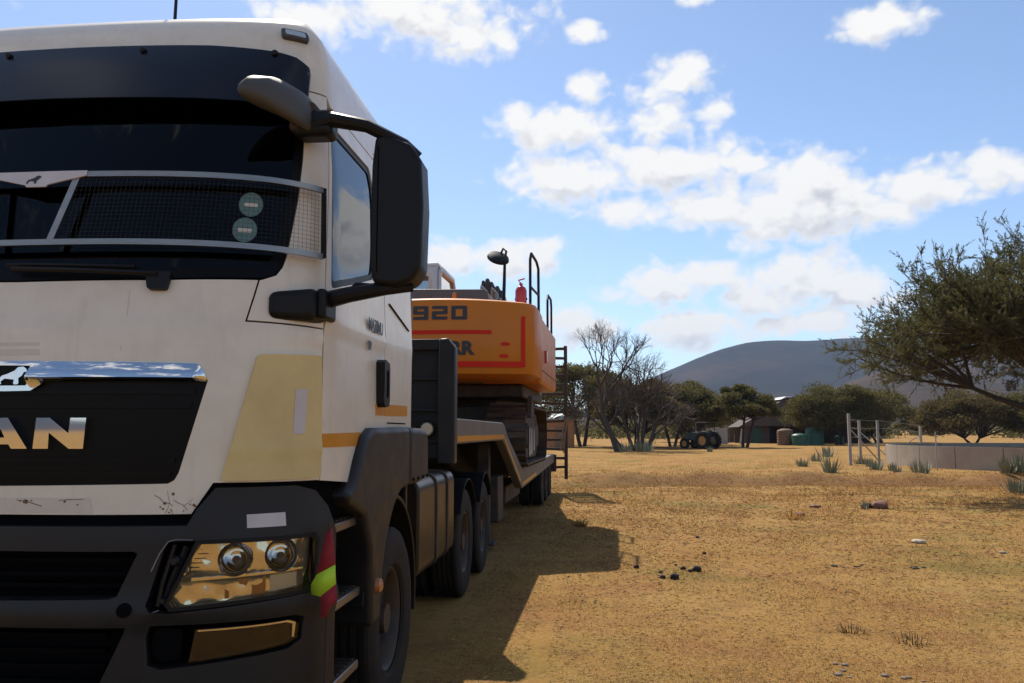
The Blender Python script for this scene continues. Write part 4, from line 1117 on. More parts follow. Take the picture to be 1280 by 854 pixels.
def digit(ch, x0, z0, w, h, t):
    r = {'9': [(0, 1, 0, .5), (1, 1, 1, 0), (0, 1, 1, 1), (0, .5, 1, .5), (0, 0, 1, 0)], '2': [(0, 1, 1, 1), (1, 1, 1, .5), (0, .5, 1, .5), (0, .5, 0, 0), (0, 0, 1, 0)],
         '0': [(0, 0, 1, 0), (0, 1, 1, 1), (0, 0, 0, 1), (1, 0, 1, 1)], 'R': [(0, 0, 0, 1), (0, 1, 1, 1), (1, 1, 1, .5), (0, .5, 1, .5), (.8, .5, 1, 0)]}[ch]
    mb = MB()
    for i, (a, b, c, d) in enumerate(r):
        xa, xb = sorted((x0 + a * w, x0 + c * w)); za, zb = sorted((z0 + b * h, z0 + d * h))
        if a != c and b != d: poly = [(x0 + a * w - t, z0 + b * h), (x0 + a * w + t, z0 + b * h), (x0 + c * w + t, z0 + d * h - t * .7), (x0 + c * w - t, z0 + d * h - t * .7)]
        else: poly = rounded([(xa - t, za - t * .75), (xb + t, za - t * .75), (xb + t, zb + t * .75), (xa - t, zb + t * .75)], t * .5, 2)
        dd = .006 + .0006 * i
        mb.add([(p[0], cw_y(p[0]) - dd, p[1]) for p in poly], [tuple(range(len(poly)))])
    mb.build('numeral', 'decal_black', cwo)
for ch, x0 in (('R', -.78), ('9', -.16), ('2', .13), ('0', .42)): digit(ch, x0, 2.245, .17, .16, .032)
me = text_mesh('LIEBHERR', .27, 0.0, .013, 1.06)
xm = max(v.co.x for v in me.vertices)
for v in me.vertices:
    x = .74 - xm + v.co.x; v.co = (x, cw_y(x) - .0075, 1.705 + v.co.y)
link('lettering', me, 'decal_black', cwo)
MB().prism([(.33, 2.54), (.40, 2.54), (.395, 2.66), (.37, 2.69), (.335, 2.66)], -2.62, -2.57, 'y').build('lifting_eye', 'excavator_orange', cwo, 0.01)
# house
hd_ = MB(); hd_.prism(rounded([(-1.35, 2.55), (.88, 2.55), (.86, 2.70), (.80, 2.755), (-1.35, 2.80)], .03), -2.45, -.7, 'y').build('engine_hood', 'excavator_grey', EX, 0.02)
MB().box(.62, 1.61, -1.60, 1.55, 1.34, 2.44).build('side_body', 'excavator_orange', EX, 0.05, 3)
MB().box(-1.61, -.45, -1.60, .30, 1.34, 2.44).build('side_body', 'excavator_orange', EX, 0.05, 3)
MB().box(-.45, .62, -1.6, 1.0, 1.34, 2.5).build('engine_block', 'excavator_grey', EX, 0.03)
MB().box(-1.3, 1.3, -1.5, 1.9, 1.12, 1.335).build('slew_frame', 'dark_steel', EX, 0.03)
gr_ = MB(); gr_.add([(1.613, -1.5, 1.55), (1.613, 1.4, 1.55), (1.613, 1.4, 1.563), (1.613, -1.5, 1.563)], [(0, 1, 2, 3)])
for y in (-.6, .45): gr_.add([(1.613, y, 1.4), (1.613, y + .012, 1.4), (1.613, y + .012, 2.4), (1.613, y, 2.4)], [(0, 1, 2, 3)])
gr_.build('panel_seam', 'dark_inside', EX)
MB().box(1.595, 1.65, -1.0, -.86, 1.72, 1.93).build('tail_lamp', 'reflector_red', EX, 0.01)
# white operator cab
cb = sub_empty('operator_cab', EX)
cpoly = [(.35, 2.0), (.35, 3.62), (.5, 3.74), (1.75, 3.74), (2.15, 3.3), (2.25, 2.0)]
def cab_frame(x):
    o = MB()
    outer = cpoly; inn = [(.47, 2.55), (.47, 3.55), (.56, 3.62), (1.68, 3.62), (2.03, 3.25), (2.10, 2.55)]
    m_ = len(outer); o.v = [(x, *p) for p in outer] + [(x, *p) for p in inn]
    o.f = [(i, (i + 1) % m_, m_ + (i + 1) % m_, m_ + i) for i in range(m_)]
    return o
for x in (-1.60, -.55):
    o = cab_frame(x).build('cab_side', 'excavator_white', cb); md = o.modifiers.new('s', 'SOLIDIFY'); md.thickness = .05
    o = MB().add([(x, *p) for p in [(.47, 2.55), (.47, 3.55), (.56, 3.62), (1.68, 3.62), (2.03, 3.25), (2.10, 2.55)]], [tuple(range(6))]).build('cab_window', 'windshield_glass', cb)
MB().box(-1.62, -.53, .32, 1.8, 3.70, 3.78).build('cab_roof', 'excavator_white', cb, 0.03, 3)
rb = MB(); rb.v = [(-1.6, .35, 2.0), (-.55, .35, 2.0), (-.55, .35, 3.7), (-1.6, .35, 3.7), (-1.48, .35, 3.1), (-.72, .35, 3.1), (-.72, .35, 3.52), (-1.48, .35, 3.52)]
rb.f = [(0, 1, 5, 4), (1, 2, 6, 5), (2, 3, 7, 6), (3, 0, 4, 7)]
o = rb.build('cab_rear', 'excavator_white', cb); md = o.modifiers.new('s', 'SOLIDIFY'); md.thickness = .05
MB().add([(-1.48, .35, 3.1), (-.72, .35, 3.1), (-.72, .35, 3.52), (-1.48, .35, 3.52)], [(0, 1, 2, 3)]).build('cab_window', 'windshield_glass', cb)
MB().box(-1.4, -.85, .9, 1.35, 2.2, 2.9).build('cab_seat', 'seat_cloth', cb, 0.05)
MB().lathe([(.09, 0), (.09, .10), (.07, .14), (0, .15)], (-.75, .2, 3.02), 'z', 16).build('beacon', 'extinguisher_red', cb)
MB().tube([(-.95, .5, 3.76), (-.9, .48, 4.45)], .008, 6).build('aerial', 'black_plastic', cb)
# boom folded forward
bo = MB().prism([(.5, 1.9), (1.0, 1.7), (2.1, 2.75), (3.4, 3.05), (6.2, 1.85), (6.35, 2.1), (3.5, 3.62), (1.9, 3.45), (.9, 2.8)], -.15, .35, 'x').build('boom', 'excavator_orange', EX, 0.04, 3)
MB().prism([(6.1, 1.7), (6.4, 2.2), (6.0, 1.0), (4.6, .35), (4.5, .6)], -.08, .28, 'x').build('stick', 'excavator_orange', EX, 0.04)
hs = MB()
for k, (dx, h) in enumerate(((.28, 0), (.36, .03), (.44, -.03), (.55, -.12), (.62, -.2))):
    hs.tube([(dx, .3, 2.45), (dx + .02, .35, 3.1 + h), (dx + .02, .55, 3.42 + h), (dx, 1.0, 3.40 + h), (dx - .1, 1.6, 3.30 + h)], .035 + .008 * (k % 2), 8)
hs.build('hydraulic_hose', 'hose_rubber', EX)
hp = MB()
for dx, z in ((.30, 3.25), (.50, 3.20), (.66, 3.0)): hp.tube([(dx, .1, 2.6), (dx + .03, .15, z - .2), (dx + .06, .1, z), (dx + .12, .1, z - .1), (dx + .16, .12, 2.7)], .05, 8)
hp.build('hydraulic_pipe', 'aluminium', EX)
# mirror on its post
MB().tube([(1.00, -1.75, 2.45), (1.02, -1.75, 2.95), (1.03, -1.75, 3.38)], [.035, .028, .022], 10).build('mirror_post', 'black_plastic', EX)
md_ = MB().lathe([(0, -.02), (.12, -.015), (.185, .01), (.17, .05), (.08, .075), (0, .08)], (0, 0, 0), 'z', 28)
q = Matrix.Rotation(R(24), 3, 'Y') @ Matrix.Rotation(R(38), 3, 'X'); md_.v = [tuple(q @ Vector(v) + Vector((.92, -1.78, 3.36))) for v in md_.v]
md_.build('mirror', 'black_plastic', EX)
MB().tube([(1.03, -1.75, 3.38), (1.05, -1.72, 3.5), (1.0, -1.72, 3.55), (.96, -1.74, 3.46), (.94, -1.76, 3.40)], .02, 8).build('mirror_bracket', 'black_plastic', EX)
# handrails, extinguisher
MB().tube([(1.42, -1.50, 2.42), (1.42, -1.50, 3.40), (1.43, -1.42, 3.52), (1.45, -.75, 3.52), (1.47, -.60, 3.42), (1.47, -.55, 2.42)], .024, 8).build('handrail', 'black_plastic', EX)
MB().tube([(1.42, -1.5, 2.95), (1.47, -.57, 2.95)], .02, 8).build('handrail', 'black_plastic', EX)
MB().tube([(1.55, .35, 2.40), (1.55, .35, 3.02), (1.55, .45, 3.12), (1.56, 1.0, 3.12), (1.56, 1.12, 3.0), (1.56, 1.12, 1.5)], .022, 8).build('handrail', 'black_plastic', EX)
ex = MB().lathe([(.0, 2.52), (.085, 2.52), (.095, 2.54), (.095, 2.86), (.075, 2.91), (.03, 2.94), (.03, 2.98), (0, 2.99)], (1.28, -1.62, 0), 'z', 20).build('fire_extinguisher', 'extinguisher_red', EX)
MB().tube([(1.28, -1.62, 2.98), (1.24, -1.64, 3.03), (1.34, -1.62, 3.06)], .014, 6).build('lever', 'extinguisher_red', ex)
MB().tube([(1.18, -1.63, 2.72), (1.385, -1.63, 2.72)], .02, 6).build('clamp', 'black_plastic', ex)
# undercarriage with a shoe for every link
MB().prism(rounded([(-1.0, .45), (-.5, .28), (.5, .28), (1.0, .45), (.75, 1.0), (-.75, 1.0)], .05), -.9, 1.1, 'y').build('car_body', 'dark_steel', EX, 0.02)
MB().lathe([(.62, 1.0), (.62, 1.12), (.5, 1.13), (0, 1.13)], (0, .1, 0), 'z', 36).build('slew_ring', 'dark_steel', EX)
sh = MB(); sh.prism([(-.10, -.012), (.10, -.012), (.105, .012), (.03, .014), (.02, .045), (.0, .045), (-.01, .014), (-.105, .012)], -.31, .31, 'x')
SHOE = sh.mesh('track_shoe', 30); SHOE.materials.append(MATS['track_steel'])
Lh, Rt = 1.55, .47
per = 4 * Lh + 2 * math.pi * Rt; NS = 46
for sg in (1, -1):
    tk = MB(); xc = 1.08 * sg
    pts = [(Lh * -1, .0)]
    def path(u):
        u %= per
        if u < 2 * Lh: return (-Lh + u, 0.0, 0.0)
        u -= 2 * Lh
        if u < math.pi * Rt: a = u / Rt; return (Lh + Rt * math.sin(a), Rt - Rt * math.cos(a), a)
        u -= math.pi * Rt
        if u < 2 * Lh: return (Lh - u, 2 * Rt, math.pi)
        u -= 2 * Lh; a = u / Rt; return (-Lh - Rt * math.sin(a), Rt + Rt * math.cos(a), math.pi + a)
    out = [path(per * i / 60) for i in range(60)]
    tk.prism([(y * .93, .50 + (z - .47) * .86) for y, z, a in out], xc - .13, xc + .13, 'x')
    tk.box(xc - .2, xc + .2, -1.25, 1.25, .30, .66)
    trk = tk.build('track', 'dark_steel', EX, 0.01)
    for i in range(NS):
        y, z, a = path(per * i / NS)
        o = link('track_shoe', SHOE, None, trk); o.location = (xc, y, z + .045); o.rotation_euler = (a + math.pi, 0, 0)
    MB().lathe([(.36, -.15), (.36, .15), (.22, .19), (.20, .30), (0, .31)] if sg > 0 else [(.36, .15), (.36, -.15), (.22, -.19), (.20, -.30), (0, -.31)], (xc, -Lh, .50), 'x', 26).build('sprocket', 'rust_steel', trk)
    MB().lathe([(.36, -.12), (.36, .12), (.18, .16), (0, .16)] if sg > 0 else [(.36, .12), (.36, -.12), (.18, -.16), (0, -.16)], (xc, Lh, .50), 'x', 26).build('idler', 'rust_steel', trk)
    MB().prism([(-1.9, .78), (-1.35, .78), (-1.45, 1.0), (-1.6, 1.14), (-1.72, 1.12)], *((1.40, 1.47) if sg > 0 else (-1.47, -1.40)), 'x').build('sprocket_guard', 'rust_steel', trk, 0.01)
    x_ = 1.405 * sg
    for (a, b, c, d) in ((-1.55, -1.42, .18, .62), (-1.25, -1.12, .2, .62), (-.85, -.75, .25, .6)): MB().add([(x_, a, c), (x_, b + .05, c), (x_, b, d), (x_, a + .05, d)], [(0, 1, 2, 3)]).build('white_patch', 'white_sticker', trk)  # three pale slanted patches on the side of the track frame
    MB().box(*((1.39, 1.402) if sg > 0 else (-1.402, -1.39)), -1.6, -.6, .15, .66).build('guard_plate', 'dark_steel', trk)
# ------------------------------------------------------------------ vegetation
mat('leaf_acacia', (0.150, 0.130, 0.042), 0.75, island=0.9, var_col=(0.055, 0.052, 0.018), trans=0.45, spec=0.2)
mat('leaf_acacia_near', (0.150, 0.145, 0.055), 0.75, island=0.9, var_col=(0.085, 0.080, 0.030), trans=0.45, spec=0.2)
mat('leaf_olive', (0.155, 0.120, 0.044), 0.75, island=0.9, var_col=(0.07, 0.048, 0.02), trans=0.45, spec=0.2)
mat('bark', (0.055, 0.042, 0.034), 0.9, var=0.5, scale=3, var_col=(0.03, 0.024, 0.02))
mat('bark_grey', (0.085, 0.064, 0.052), 0.9, var=0.5, scale=3, var_col=(0.07, 0.052, 0.045))
mat('dead_stalk', (0.16, 0.095, 0.045), 0.9, island=.8, var_col=(0.07, 0.04, 0.02))
mat('twig', (0.085, 0.062, 0.046), 0.9)
mat('aloe_leaf', (0.17, 0.20, 0.13), 0.6, island=0.7, var_col=(0.25, 0.235, 0.15))
mat('straw', (0.33, 0.185, 0.06), 0.85, island=1.0, var_col=(0.22, 0.105, 0.032), trans=0.5, spec=0.15)
mat('straw_green', (0.145, 0.14, 0.036), 0.85, island=0.9, var_col=(0.23, 0.165, 0.05), trans=0.45, spec=0.15)

def bez(p0, p1, p2, k):
    t = np.linspace(0, 1, k)[:, None]
    return p0 * (1 - t) ** 2 + 2 * p1 * t * (1 - t) + p2 * t * t
def path_segs(P, r0, r1):
    k = len(P); rr = np.linspace(r0, r1, k)
    return [(*P[i], *P[i + 1], rr[i], rr[i + 1]) for i in range(k - 1)]

def dense_acacia(name, label, x, y, h, rx, ry, seed, trunks=2, lean=0.0, leafm='leaf_acacia', nl=22000, base_h=0.28, flat=0.55, clumps=34, leaf=(0.24, 0.12)):
    rng = np.random.default_rng(seed)
    root = thing(name, label, 'tree', (x, y, ground_z(x, y) - 0.05), 0, 'trees at the far edge of the field')
    zc0 = h * base_h; segs = []; C = []
    for i in range(clumps):
        a = rng.uniform(0, 2 * math.pi); rr = math.sqrt(rng.uniform(0.0, 1)) ; 
        top = zc0 + (h - zc0) * (0.92 * math.sqrt(max(0, 1 - (rr * .96) ** 2.4)))
        zlow = zc0 + (h - zc0) * 0.18 * rr
        cz = zlow + (top - zlow) * (1 - abs(rng.normal(0, .32)))
        cz = max(zc0 * .9, min(cz, top))
        C.append((rr * math.cos(a) * rx * .88 + lean * .3, rr * math.sin(a) * ry * .88, cz))
    C = np.array(C)
    forks = []
    for t in range(trunks):
        a = 2 * math.pi * t / trunks + rng.uniform(0, 1)
        b0 = np.array([0.25 * math.cos(a), 0.25 * math.sin(a), 0])
        f = np.array([lean + rx * .16 * math.cos(a), ry * .16 * math.sin(a), zc0 * 1.15])
        mid = (b0 + f) / 2 + rng.normal(0, .15, 3)
        P = bez(b0, mid, f, 5); r = 0.17 * h / 6 / math.sqrt(trunks) * 1.3
        segs += path_segs(P, r, r * .7); forks.append((f, r * .7))
    leaves = []; dirs = []
    per = nl // clumps
    for c in C:
        f, r = min(forks, key=lambda q: np.linalg.norm(q[0][:2] - c[:2]))
        mid = (f + c) / 2 + np.array([0, 0, 0.25 * (c[2] - f[2])]) + rng.normal(0, .2, 3)
        segs += path_segs(bez(f, mid, c, 5), r * .55, .02)
        rc = rng.uniform(.16, .30) * rx
        for q in range(5):
            e = c + rng.normal(0, 1, 3) * np.array([rc, rc, rc * .4]) * .6
            segs += path_segs(bez(c, (c + e) / 2 + rng.normal(0, .1, 3), e, 3), .02, .008)
        d = rng.normal(size=(per, 3)); d /= np.linalg.norm(d, axis=1)[:, None]
        rad = rng.uniform(0.25, 1.0, per) ** 0.6
        L = c + d * rad[:, None] * np.array([rc, rc, rc * flat]) * (1 + rng.normal(0, .12, (per, 1)))
        leaves.append(L); dirs.append(d * np.array([1, 1, .4]) + np.array([0, 0, .5]) + rng.normal(0, .5, (per, 3)))
    link('trunk', segs_mesh('trunk', segs, 6), 'bark', root)
    link('crown', cards_mesh('crown', np.concatenate(leaves), np.concatenate(dirs), leaf[0], leaf[1], rng), leafm, root)
    return root

def bare_tree(name, label, x, y, stems, seed, depth=6, twigm='bark_grey', spread=0.55):
    rng = np.random.default_rng(seed)
    root = thing(name, label, 'tree', (x, y, ground_z(x, y) - 0.05), 0, 'trees at the far edge of the field')
    segs = []; fine = []
    def grow(p, d, L, r, lv):
        q = p + d * L
        m = (p + q) / 2 + rng.normal(0, L * .06, 3)
        P = bez(p, m, q, 4)
        (segs if lv > 2 else fine).extend(path_segs(P, r, r * .72))
        if lv == 0: return
        for k in range(2 if rng.uniform() < .45 else 3):
            nd = d + rng.normal(0, spread, 3) + np.array([0, 0, .13]); nd /= np.linalg.norm(nd)
            grow(P[-1] if k < 2 else P[2], nd, L * rng.uniform(.62, .88), r * rng.uniform(.52, .72), lv - 1)
    for (bx, by, dx, dy, L, r) in stems:
        d = np.array([dx, dy, 1.0]); d /= np.linalg.norm(d)
        grow(np.array([bx, by, 0.0]), d, L, r, depth)
    link('trunk', segs_mesh('trunk', segs, 6), 'bark', root)
    link('crown', segs_mesh('crown', fine, 3), twigm, root)
    return root

dense_acacia('acacia_tree', 'broad dark acacia behind the leafless tree beside the trailer ramps', -0.6, 84, 8.6, 6.0, 4.6, 11, 2, nl=22000, base_h=.36)
bare_tree('leafless_tree', 'tall leafless tree with a leaning trunk and open twiggy top behind the trailer', 2.3, 68, [(0, 0, -.36, .05, 3.4, .26), (.5, .1, -.75, .1, 2.2, .17)], 23, 8, spread=.40)
bare_tree('leafless_tree', 'wide many-stemmed leafless tree with grey brown twigs over low aloes', 4.4, 69, [(-.6, 0, -.35, 0, 1.9, .18), (0, .1, .08, .1, 2.4, .21), (.5, 0, .30, 0, 2.1, .18), (.2, .3, .62, -.1, 1.7, .15), (-.2, .2, -.05, .3, 2.2, .16)], 8, 7, spread=.44)
dense_acacia('acacia_tree', 'dense olive acacia dome over two leaning trunks, left of the tractor', 8.3, 84, 6.6, 6.0, 4.4, 13, 2, nl=34000, base_h=.30, clumps=46)
dense_acacia('acacia_tree', 'low brown thorn bush tree between the leafless trees', 4.4, 79, 7.0, 5.0, 3.6, 31, 3, leafm='leaf_olive', nl=30000, base_h=.16, clumps=48)
dense_acacia('acacia_tree', 'dense dark acacia filling the gap behind the tractor bonnet', 11.2, 92, 6.4, 4.2, 3.6, 41, 2, nl=24000, base_h=.18)
dense_acacia('acacia_tree', 'small forked acacia shading the ground beside the tractor', 14.6, 80, 6.2, 3.5, 2.8, 15, 2, lean=.4, nl=24000, base_h=.36, clumps=34, flat=.55)
dense_acacia('acacia_tree', 'wide round acacia growing in front of the thatched shed', 27.2, 93, 6.9, 6.3, 4.6, 17, 3, nl=44000, base_h=.10, clumps=60)
dense_acacia('acacia_tree', 'flat acacia crown behind the fence corner posts', 35.5, 106, 6.2, 5.4, 4.4, 18, 2, nl=28000, base_h=.12)
dense_acacia('acacia_tree', 'broad acacia behind the round concrete reservoir', 40.5, 92, 6.0, 6.0, 4.6, 19, 2, leafm='leaf_olive', nl=40000, base_h=.10, clumps=54)
dense_acacia('acacia_tree', 'dark acacia behind the reservoir wall under the big thorn tree', 47.5, 90, 6.6, 5.6, 4.4, 20, 2, nl=30000, base_h=.12)
dense_acacia('acacia_tree', 'far acacia past the end of the reservoir', 56.0, 98, 6.2, 5.4, 4.2, 21, 2, nl=16000, base_h=.2)
dense_acacia('acacia_tree', 'dark bush tree filling the gap behind the small forked acacia', 12.4, 108, 5.4, 4.6, 3.4, 33, 2, nl=17000, base_h=.15)
dense_acacia('acacia_tree', 'shaggy dark thorn tree behind the trailer ramps and brick hut', -5.6, 92, 7.2, 5.0, 4.0, 34, 2, nl=16000, base_h=.25)
dense_acacia('acacia_tree', 'brownish thorn tree hidden behind the excavator', -15.0, 96, 7.0, 5.0, 4.0, 35, 2, leafm='leaf_olive', nl=12000, base_h=.25)
dense_acacia('acacia_tree', 'far low acacia seen past the shed roof', 21.0, 128, 5.0, 5.0, 4.0, 36, 2, nl=10000, base_h=.15)

# far bush beyond the trees, one mass
def far_bush():
    rng = np.random.default_rng(404); C = []; D = []
    for i in range(230):
        az = rng.uniform(-1.2, 1.2); r = rng.uniform(135, 260); x, y = r * math.sin(az), r * math.cos(az)
        h = rng.uniform(2.4, 5.4); w = rng.uniform(2.5, 6.5); n = 420
        d = rng.normal(size=(n, 3)); d /= np.linalg.norm(d, axis=1)[:, None]; d[:, 2] = np.abs(d[:, 2])
        C.append(np.array([x, y, ground_z(x, y)]) + d * (rng.uniform(.2, 1, n) ** .5)[:, None] * np.array([w, w, h]) * (1 + rng.normal(0, .08, (n, 1))))
        D.append(rng.normal(size=(n, 3)))
    o = link('far_bush', cards_mesh('far_bush', np.concatenate(C), np.concatenate(D), .75, .42, rng), 'leaf_acacia')
    tag(o, 'far belt of dark thorn bush along the foot of the hills', 'bush', kind='stuff')
far_bush()

# the big thorn tree near the reservoir
def thorn_tree():
    rng = np.random.default_rng(77)
    bx, by = 12.9, 20.6
    root = thing('thorn_tree', 'big spreading thorn tree with feathery olive leaves and low arching branches', 'tree', (bx, by, ground_z(bx, by) - .05))
    segs = []; tw = []; LC = []; LD = []
    trunk = bez(np.array([0, 0, 0.]), np.array([.1, 0, 1.0]), np.array([-.35, 0, 1.9]), 6)
    segs += path_segs(trunk, .26, .20); fork = trunk[-1]
    limbs = []
    for (ex, ey, ez) in ((-3.0, -.6, 3.3), (-2.4, 1.6, 3.9), (-1.2, -2.2, 3.8), (1.8, -1.6, 3.8), (2.6, .8, 3.7), (.4, 2.4, 4.0), (-.4, .2, 4.4), (-3.6, .4, 2.7)):
        e = np.array([ex, ey, ez]); P = bez(fork, (fork + e) / 2 + np.array([0, 0, -.15]) + rng.normal(0, .15, 3), e, 7)
        segs += path_segs(P, .115, .05); limbs.append(P)
    ends = []
    k = 0
    while len(ends) < 290:
        a = rng.uniform(0, 2 * math.pi); rr = math.sqrt(rng.uniform(0, 1))
        x, y = 6.2 * rr * math.cos(a), 5.0 * rr * math.sin(a)
        ztop = 3.6 + 2.45 * math.sqrt(max(0, 1 - rr ** 2.6)); zlow = 2.55 - .25 * rr ** 2
        z = ztop - (ztop - zlow) * abs(rng.normal(0, .36))
        if z < 2.2: continue
        ends.append(np.array([x, y, z]))
    for e in ends:
        P = min(limbs, key=lambda L: min(np.linalg.norm(L[-1] - e), np.linalg.norm(L[-3] - e)))
        s = P[-1] if np.linalg.norm(P[-1] - e) < np.linalg.norm(P[-3] - e) + .3 else P[-3]
        B = bez(s, (s + e) / 2 + np.array([0, 0, .2]) + rng.normal(0, .2, 3), e, 6)
        segs += path_segs(B, .045, .014)
        hor = np.array([e[0], e[1], 0]); hor /= np.linalg.norm(hor) + .5
        for j in range(13):
            st = B[rng.integers(2, 6)] + rng.normal(0, .05, 3)
            d = hor * rng.uniform(.1, 1.0) + rng.normal(0, .62, 3) + np.array([0, 0, .30 + .35 * (e[2] - 3.4) / 2])
            d /= np.linalg.norm(d); L = rng.uniform(.5, 1.1)
            sag = np.array([0, 0, -.20 * L * rng.uniform(0, 1)])
            Q = bez(st, st + d * L * .5, st + d * L + sag, 5)
            tw += path_segs(Q, .011, .004)
            for u in range(9):
                t = rng.uniform(.15, 1); i = min(3, int(t * 4)); p = Q[i] + (Q[i + 1] - Q[i]) * (t * 4 - i)
                dd = d * .7 + rng.normal(0, .55, 3) + np.array([0, 0, .25]); dd /= np.linalg.norm(dd)
                l2 = rng.uniform(.14, .38); q = p + dd * l2
                tw.append((*p, *q, .004, .002))
                if e[2] < 2.9 and rng.uniform() < .25: continue
                m = 15
                tt = rng.uniform(.05, 1.05, m)[:, None]
                LC.append(p + (q - p) * tt + rng.normal(0, .012, (m, 3))); LD.append(dd + rng.normal(0, .42, (m, 3)))
    link('trunk', segs_mesh('trunk', segs, 7), 'bark', root)
    cr = link('crown', cards_mesh('crown', np.concatenate(LC), np.concatenate(LD), .105, .016, rng), 'leaf_acacia_near', root)
    link('twigs', segs_mesh('twigs', tw, 3), 'twig', cr)
    nst = np.random.default_rng(5)
    N = MB(); pts = nst.normal(0, 1, (120, 3)); pts /= np.linalg.norm(pts, axis=1)[:, None]
    C = np.array([-3.05, -.3, 2.72]) + pts * np.array([.13, .13, .15]) * nst.uniform(.6, 1, (120, 1))
    link('bird_nest', cards_mesh('bird_nest', C, nst.normal(size=(120, 3)), .16, .02, nst), 'twig', root)
thorn_tree()

# aloe-like tufts
def tuft(name, label, x, y, h, w, seed, n=46, m='aloe_leaf', group='grey green tufts growing in the field', cat='plant'):
    rng = np.random.default_rng(seed)
    root = thing(name, label, cat, (x, y, ground_z(x, y) - .02), 0, group)
    V = []; F = []
    for i in range(n):
        a = rng.uniform(0, 2 * math.pi); r0 = w * .45 * math.sqrt(rng.uniform()); b = np.array([r0 * math.cos(a), r0 * math.sin(a), 0])
        tilt = rng.uniform(.05, .75) * (1 if m == 'aloe_leaf' else 2.4); L = h * rng.uniform(.55, 1.05)
        d = np.array([math.cos(a) * tilt, math.sin(a) * tilt, 1.0]); d /= np.linalg.norm(d)
        s = np.array([-math.sin(a), math.cos(a), 0]) * (.022 + .02 * rng.uniform()) * (h / .6)
        p1 = b + d * L * .5; p2 = b + d * L + np.array([0, 0, .06 * L])
        k = len(V); V += [b - s, b + s, p1 + s * .8, p1 - s * .8, p2 + s * .08, p2 - s * .08]
        F += [(k, k + 1, k + 2, k + 3), (k + 3, k + 2, k + 4, k + 5)]
    link('foliage', np_mesh('foliage', V, F), m, root)
    return root
T_ = [('squat grey green aloe tuft alone in the field, farthest from the fence', 9.72, 39.2, .46, .50), ('tall pale aloe tuft in front of the fence corner post', 9.36 + .3, 34.5, .72, .60), ('rounded aloe tuft behind the lone squat one', 12.3, 46.5, .55, .85),
      ('wide low aloe tuft beside the dark shade under the acacia', 15.2, 55, .80, 1.3), ('low leafy tuft at the foot of the braced post', 13.6, 43.2, .50, .85), ('small tuft between the corner post and the reservoir', 12.9, 39.8, .45, .40), ('upright tuft standing by the reservoir end', 12.1, 36.6, .52, .55),
      ('little tuft right beside the upright one', 12.6, 36.2, .40, .35), ('low tuft in the grass before the reservoir wall', 12.0, 33.8, .36, .38), ('spiky tuft with long leaves near the middle of the wall', 12.9, 33.9, .58, .75),
      ('grey tuft before the shaded end of the wall', 13.85, 29.2, .62, .50), ('paired grey tuft next to the shaded end of the wall', 14.35, 29.3, .66, .55), ('big tuft on the bare rise beside the thorn tree', 10.95, 22.6, .45, .6)]
for i, (lab, x, y, h, w) in enumerate(T_): tuft('aloe_tuft', lab, x, y, h, w, 100 + i)
for i, (lab, x, y, h, w) in enumerate((('aloe tuft at the foot of the many-stemmed leafless tree', 3.0, 66.5, .95, 1.2), ('pale aloe clump in front of the leafless stems', 4.4, 66.2, 1.1, 1.5), ('tiny tuft in the open grass before the tractor', 9.4, 66, .45, .5))):
    tuft('aloe_tuft', lab, x, y, h, w, 140 + i)
for i, (lab, x, y, h, w) in enumerate((('flat dead grass clump near the edge of the truck shadow', -.2, 7.75, .07, .5), ('dry twiggy clump on bare soil, the larger of two', 2.46, 6.8, .10, .28), ('dry twiggy clump on bare soil, smaller with leaning stalks', 2.1, 7.1, .09, .22), ('thin dry stalks standing in the field beyond the dung', 3.75, 16.0, .28, .30),
      ('dark withered clump in the middle of the field', 6.4, 21.5, .14, .9), ('tall thin dry stalks at the rim of the trailer shadow', -.15, 14.6, .20, .16))):
    tuft('dry_clump', lab, x, y, h, w, 160 + i, n=60 if i != 3 else 16, m='dead_stalk' if i in (1, 2, 4) else 'straw', group='dry clumps in the short grass', cat='grass clump')

# ------------------------------------------------------------------ grass
def grass(name, label, n, seed, m, y0, y1, h0, keep=None):
    rng = np.random.default_rng(seed)
    u = rng.uniform(0, 1, n); Y = y0 * (y1 / y0) ** u if keep is None else rng.uniform(y0, y1, n)
    Xl = np.tan(R(-25) - 0 * Y) * Y; 
    ang = rng.uniform(R(-27), R(36), n); X = np.tan(ang) * Y
    ok = np.ones(n, bool)
    pat = np.sin(X * 1.7 + 1.3 * np.sin(Y * .8)) * np.sin(Y * 1.3 + 1.1 * np.sin(X * .9)) + .6 * np.sin(X * 4.1 + Y * 2.3) * np.sin(Y * 3.7 - X * 1.9)
    ok &= rng.uniform(-.8, .9, n) < pat + .25
    ok &= ~((X < -1.15) & (X > -3.7) & (Y > 3.0) & (Y < 11.0))
    X, Y = X[ok], Y[ok]; n = len(X)
    Z = np.array([ground_z(a, b) for a, b in zip(X, Y)])
    sc = np.clip(Y / 9, .75, 3.2)
    h = h0 * rng.uniform(.4, 1.3, n) * sc ** .55 * (1 + 1.3 * np.exp(-((Y - 25) / 9) ** 2)); w = .0034 * sc * rng.uniform(.6, 1.4, n)
    a = rng.uniform(0, 2 * math.pi, n); tilt = rng.uniform(.4, 3.4, n)
    d = np.stack([np.cos(a) * tilt, np.sin(a) * tilt, np.ones(n)], 1); d /= np.linalg.norm(d, axis=1)[:, None]
    s = np.stack([-np.sin(a), np.cos(a), 0 * a], 1) * w[:, None]
    B = np.stack([X, Y, Z - .003], 1)
    V = np.stack([B - s, B + s, B + d * h[:, None] + rng.normal(0, .004, (n, 3))], 1).reshape(-1, 3)
    o = link(name, np_mesh(name, V, np.arange(3 * n).reshape(n, 3)), m)
    tag(o, label, 'grass', kind='stuff')
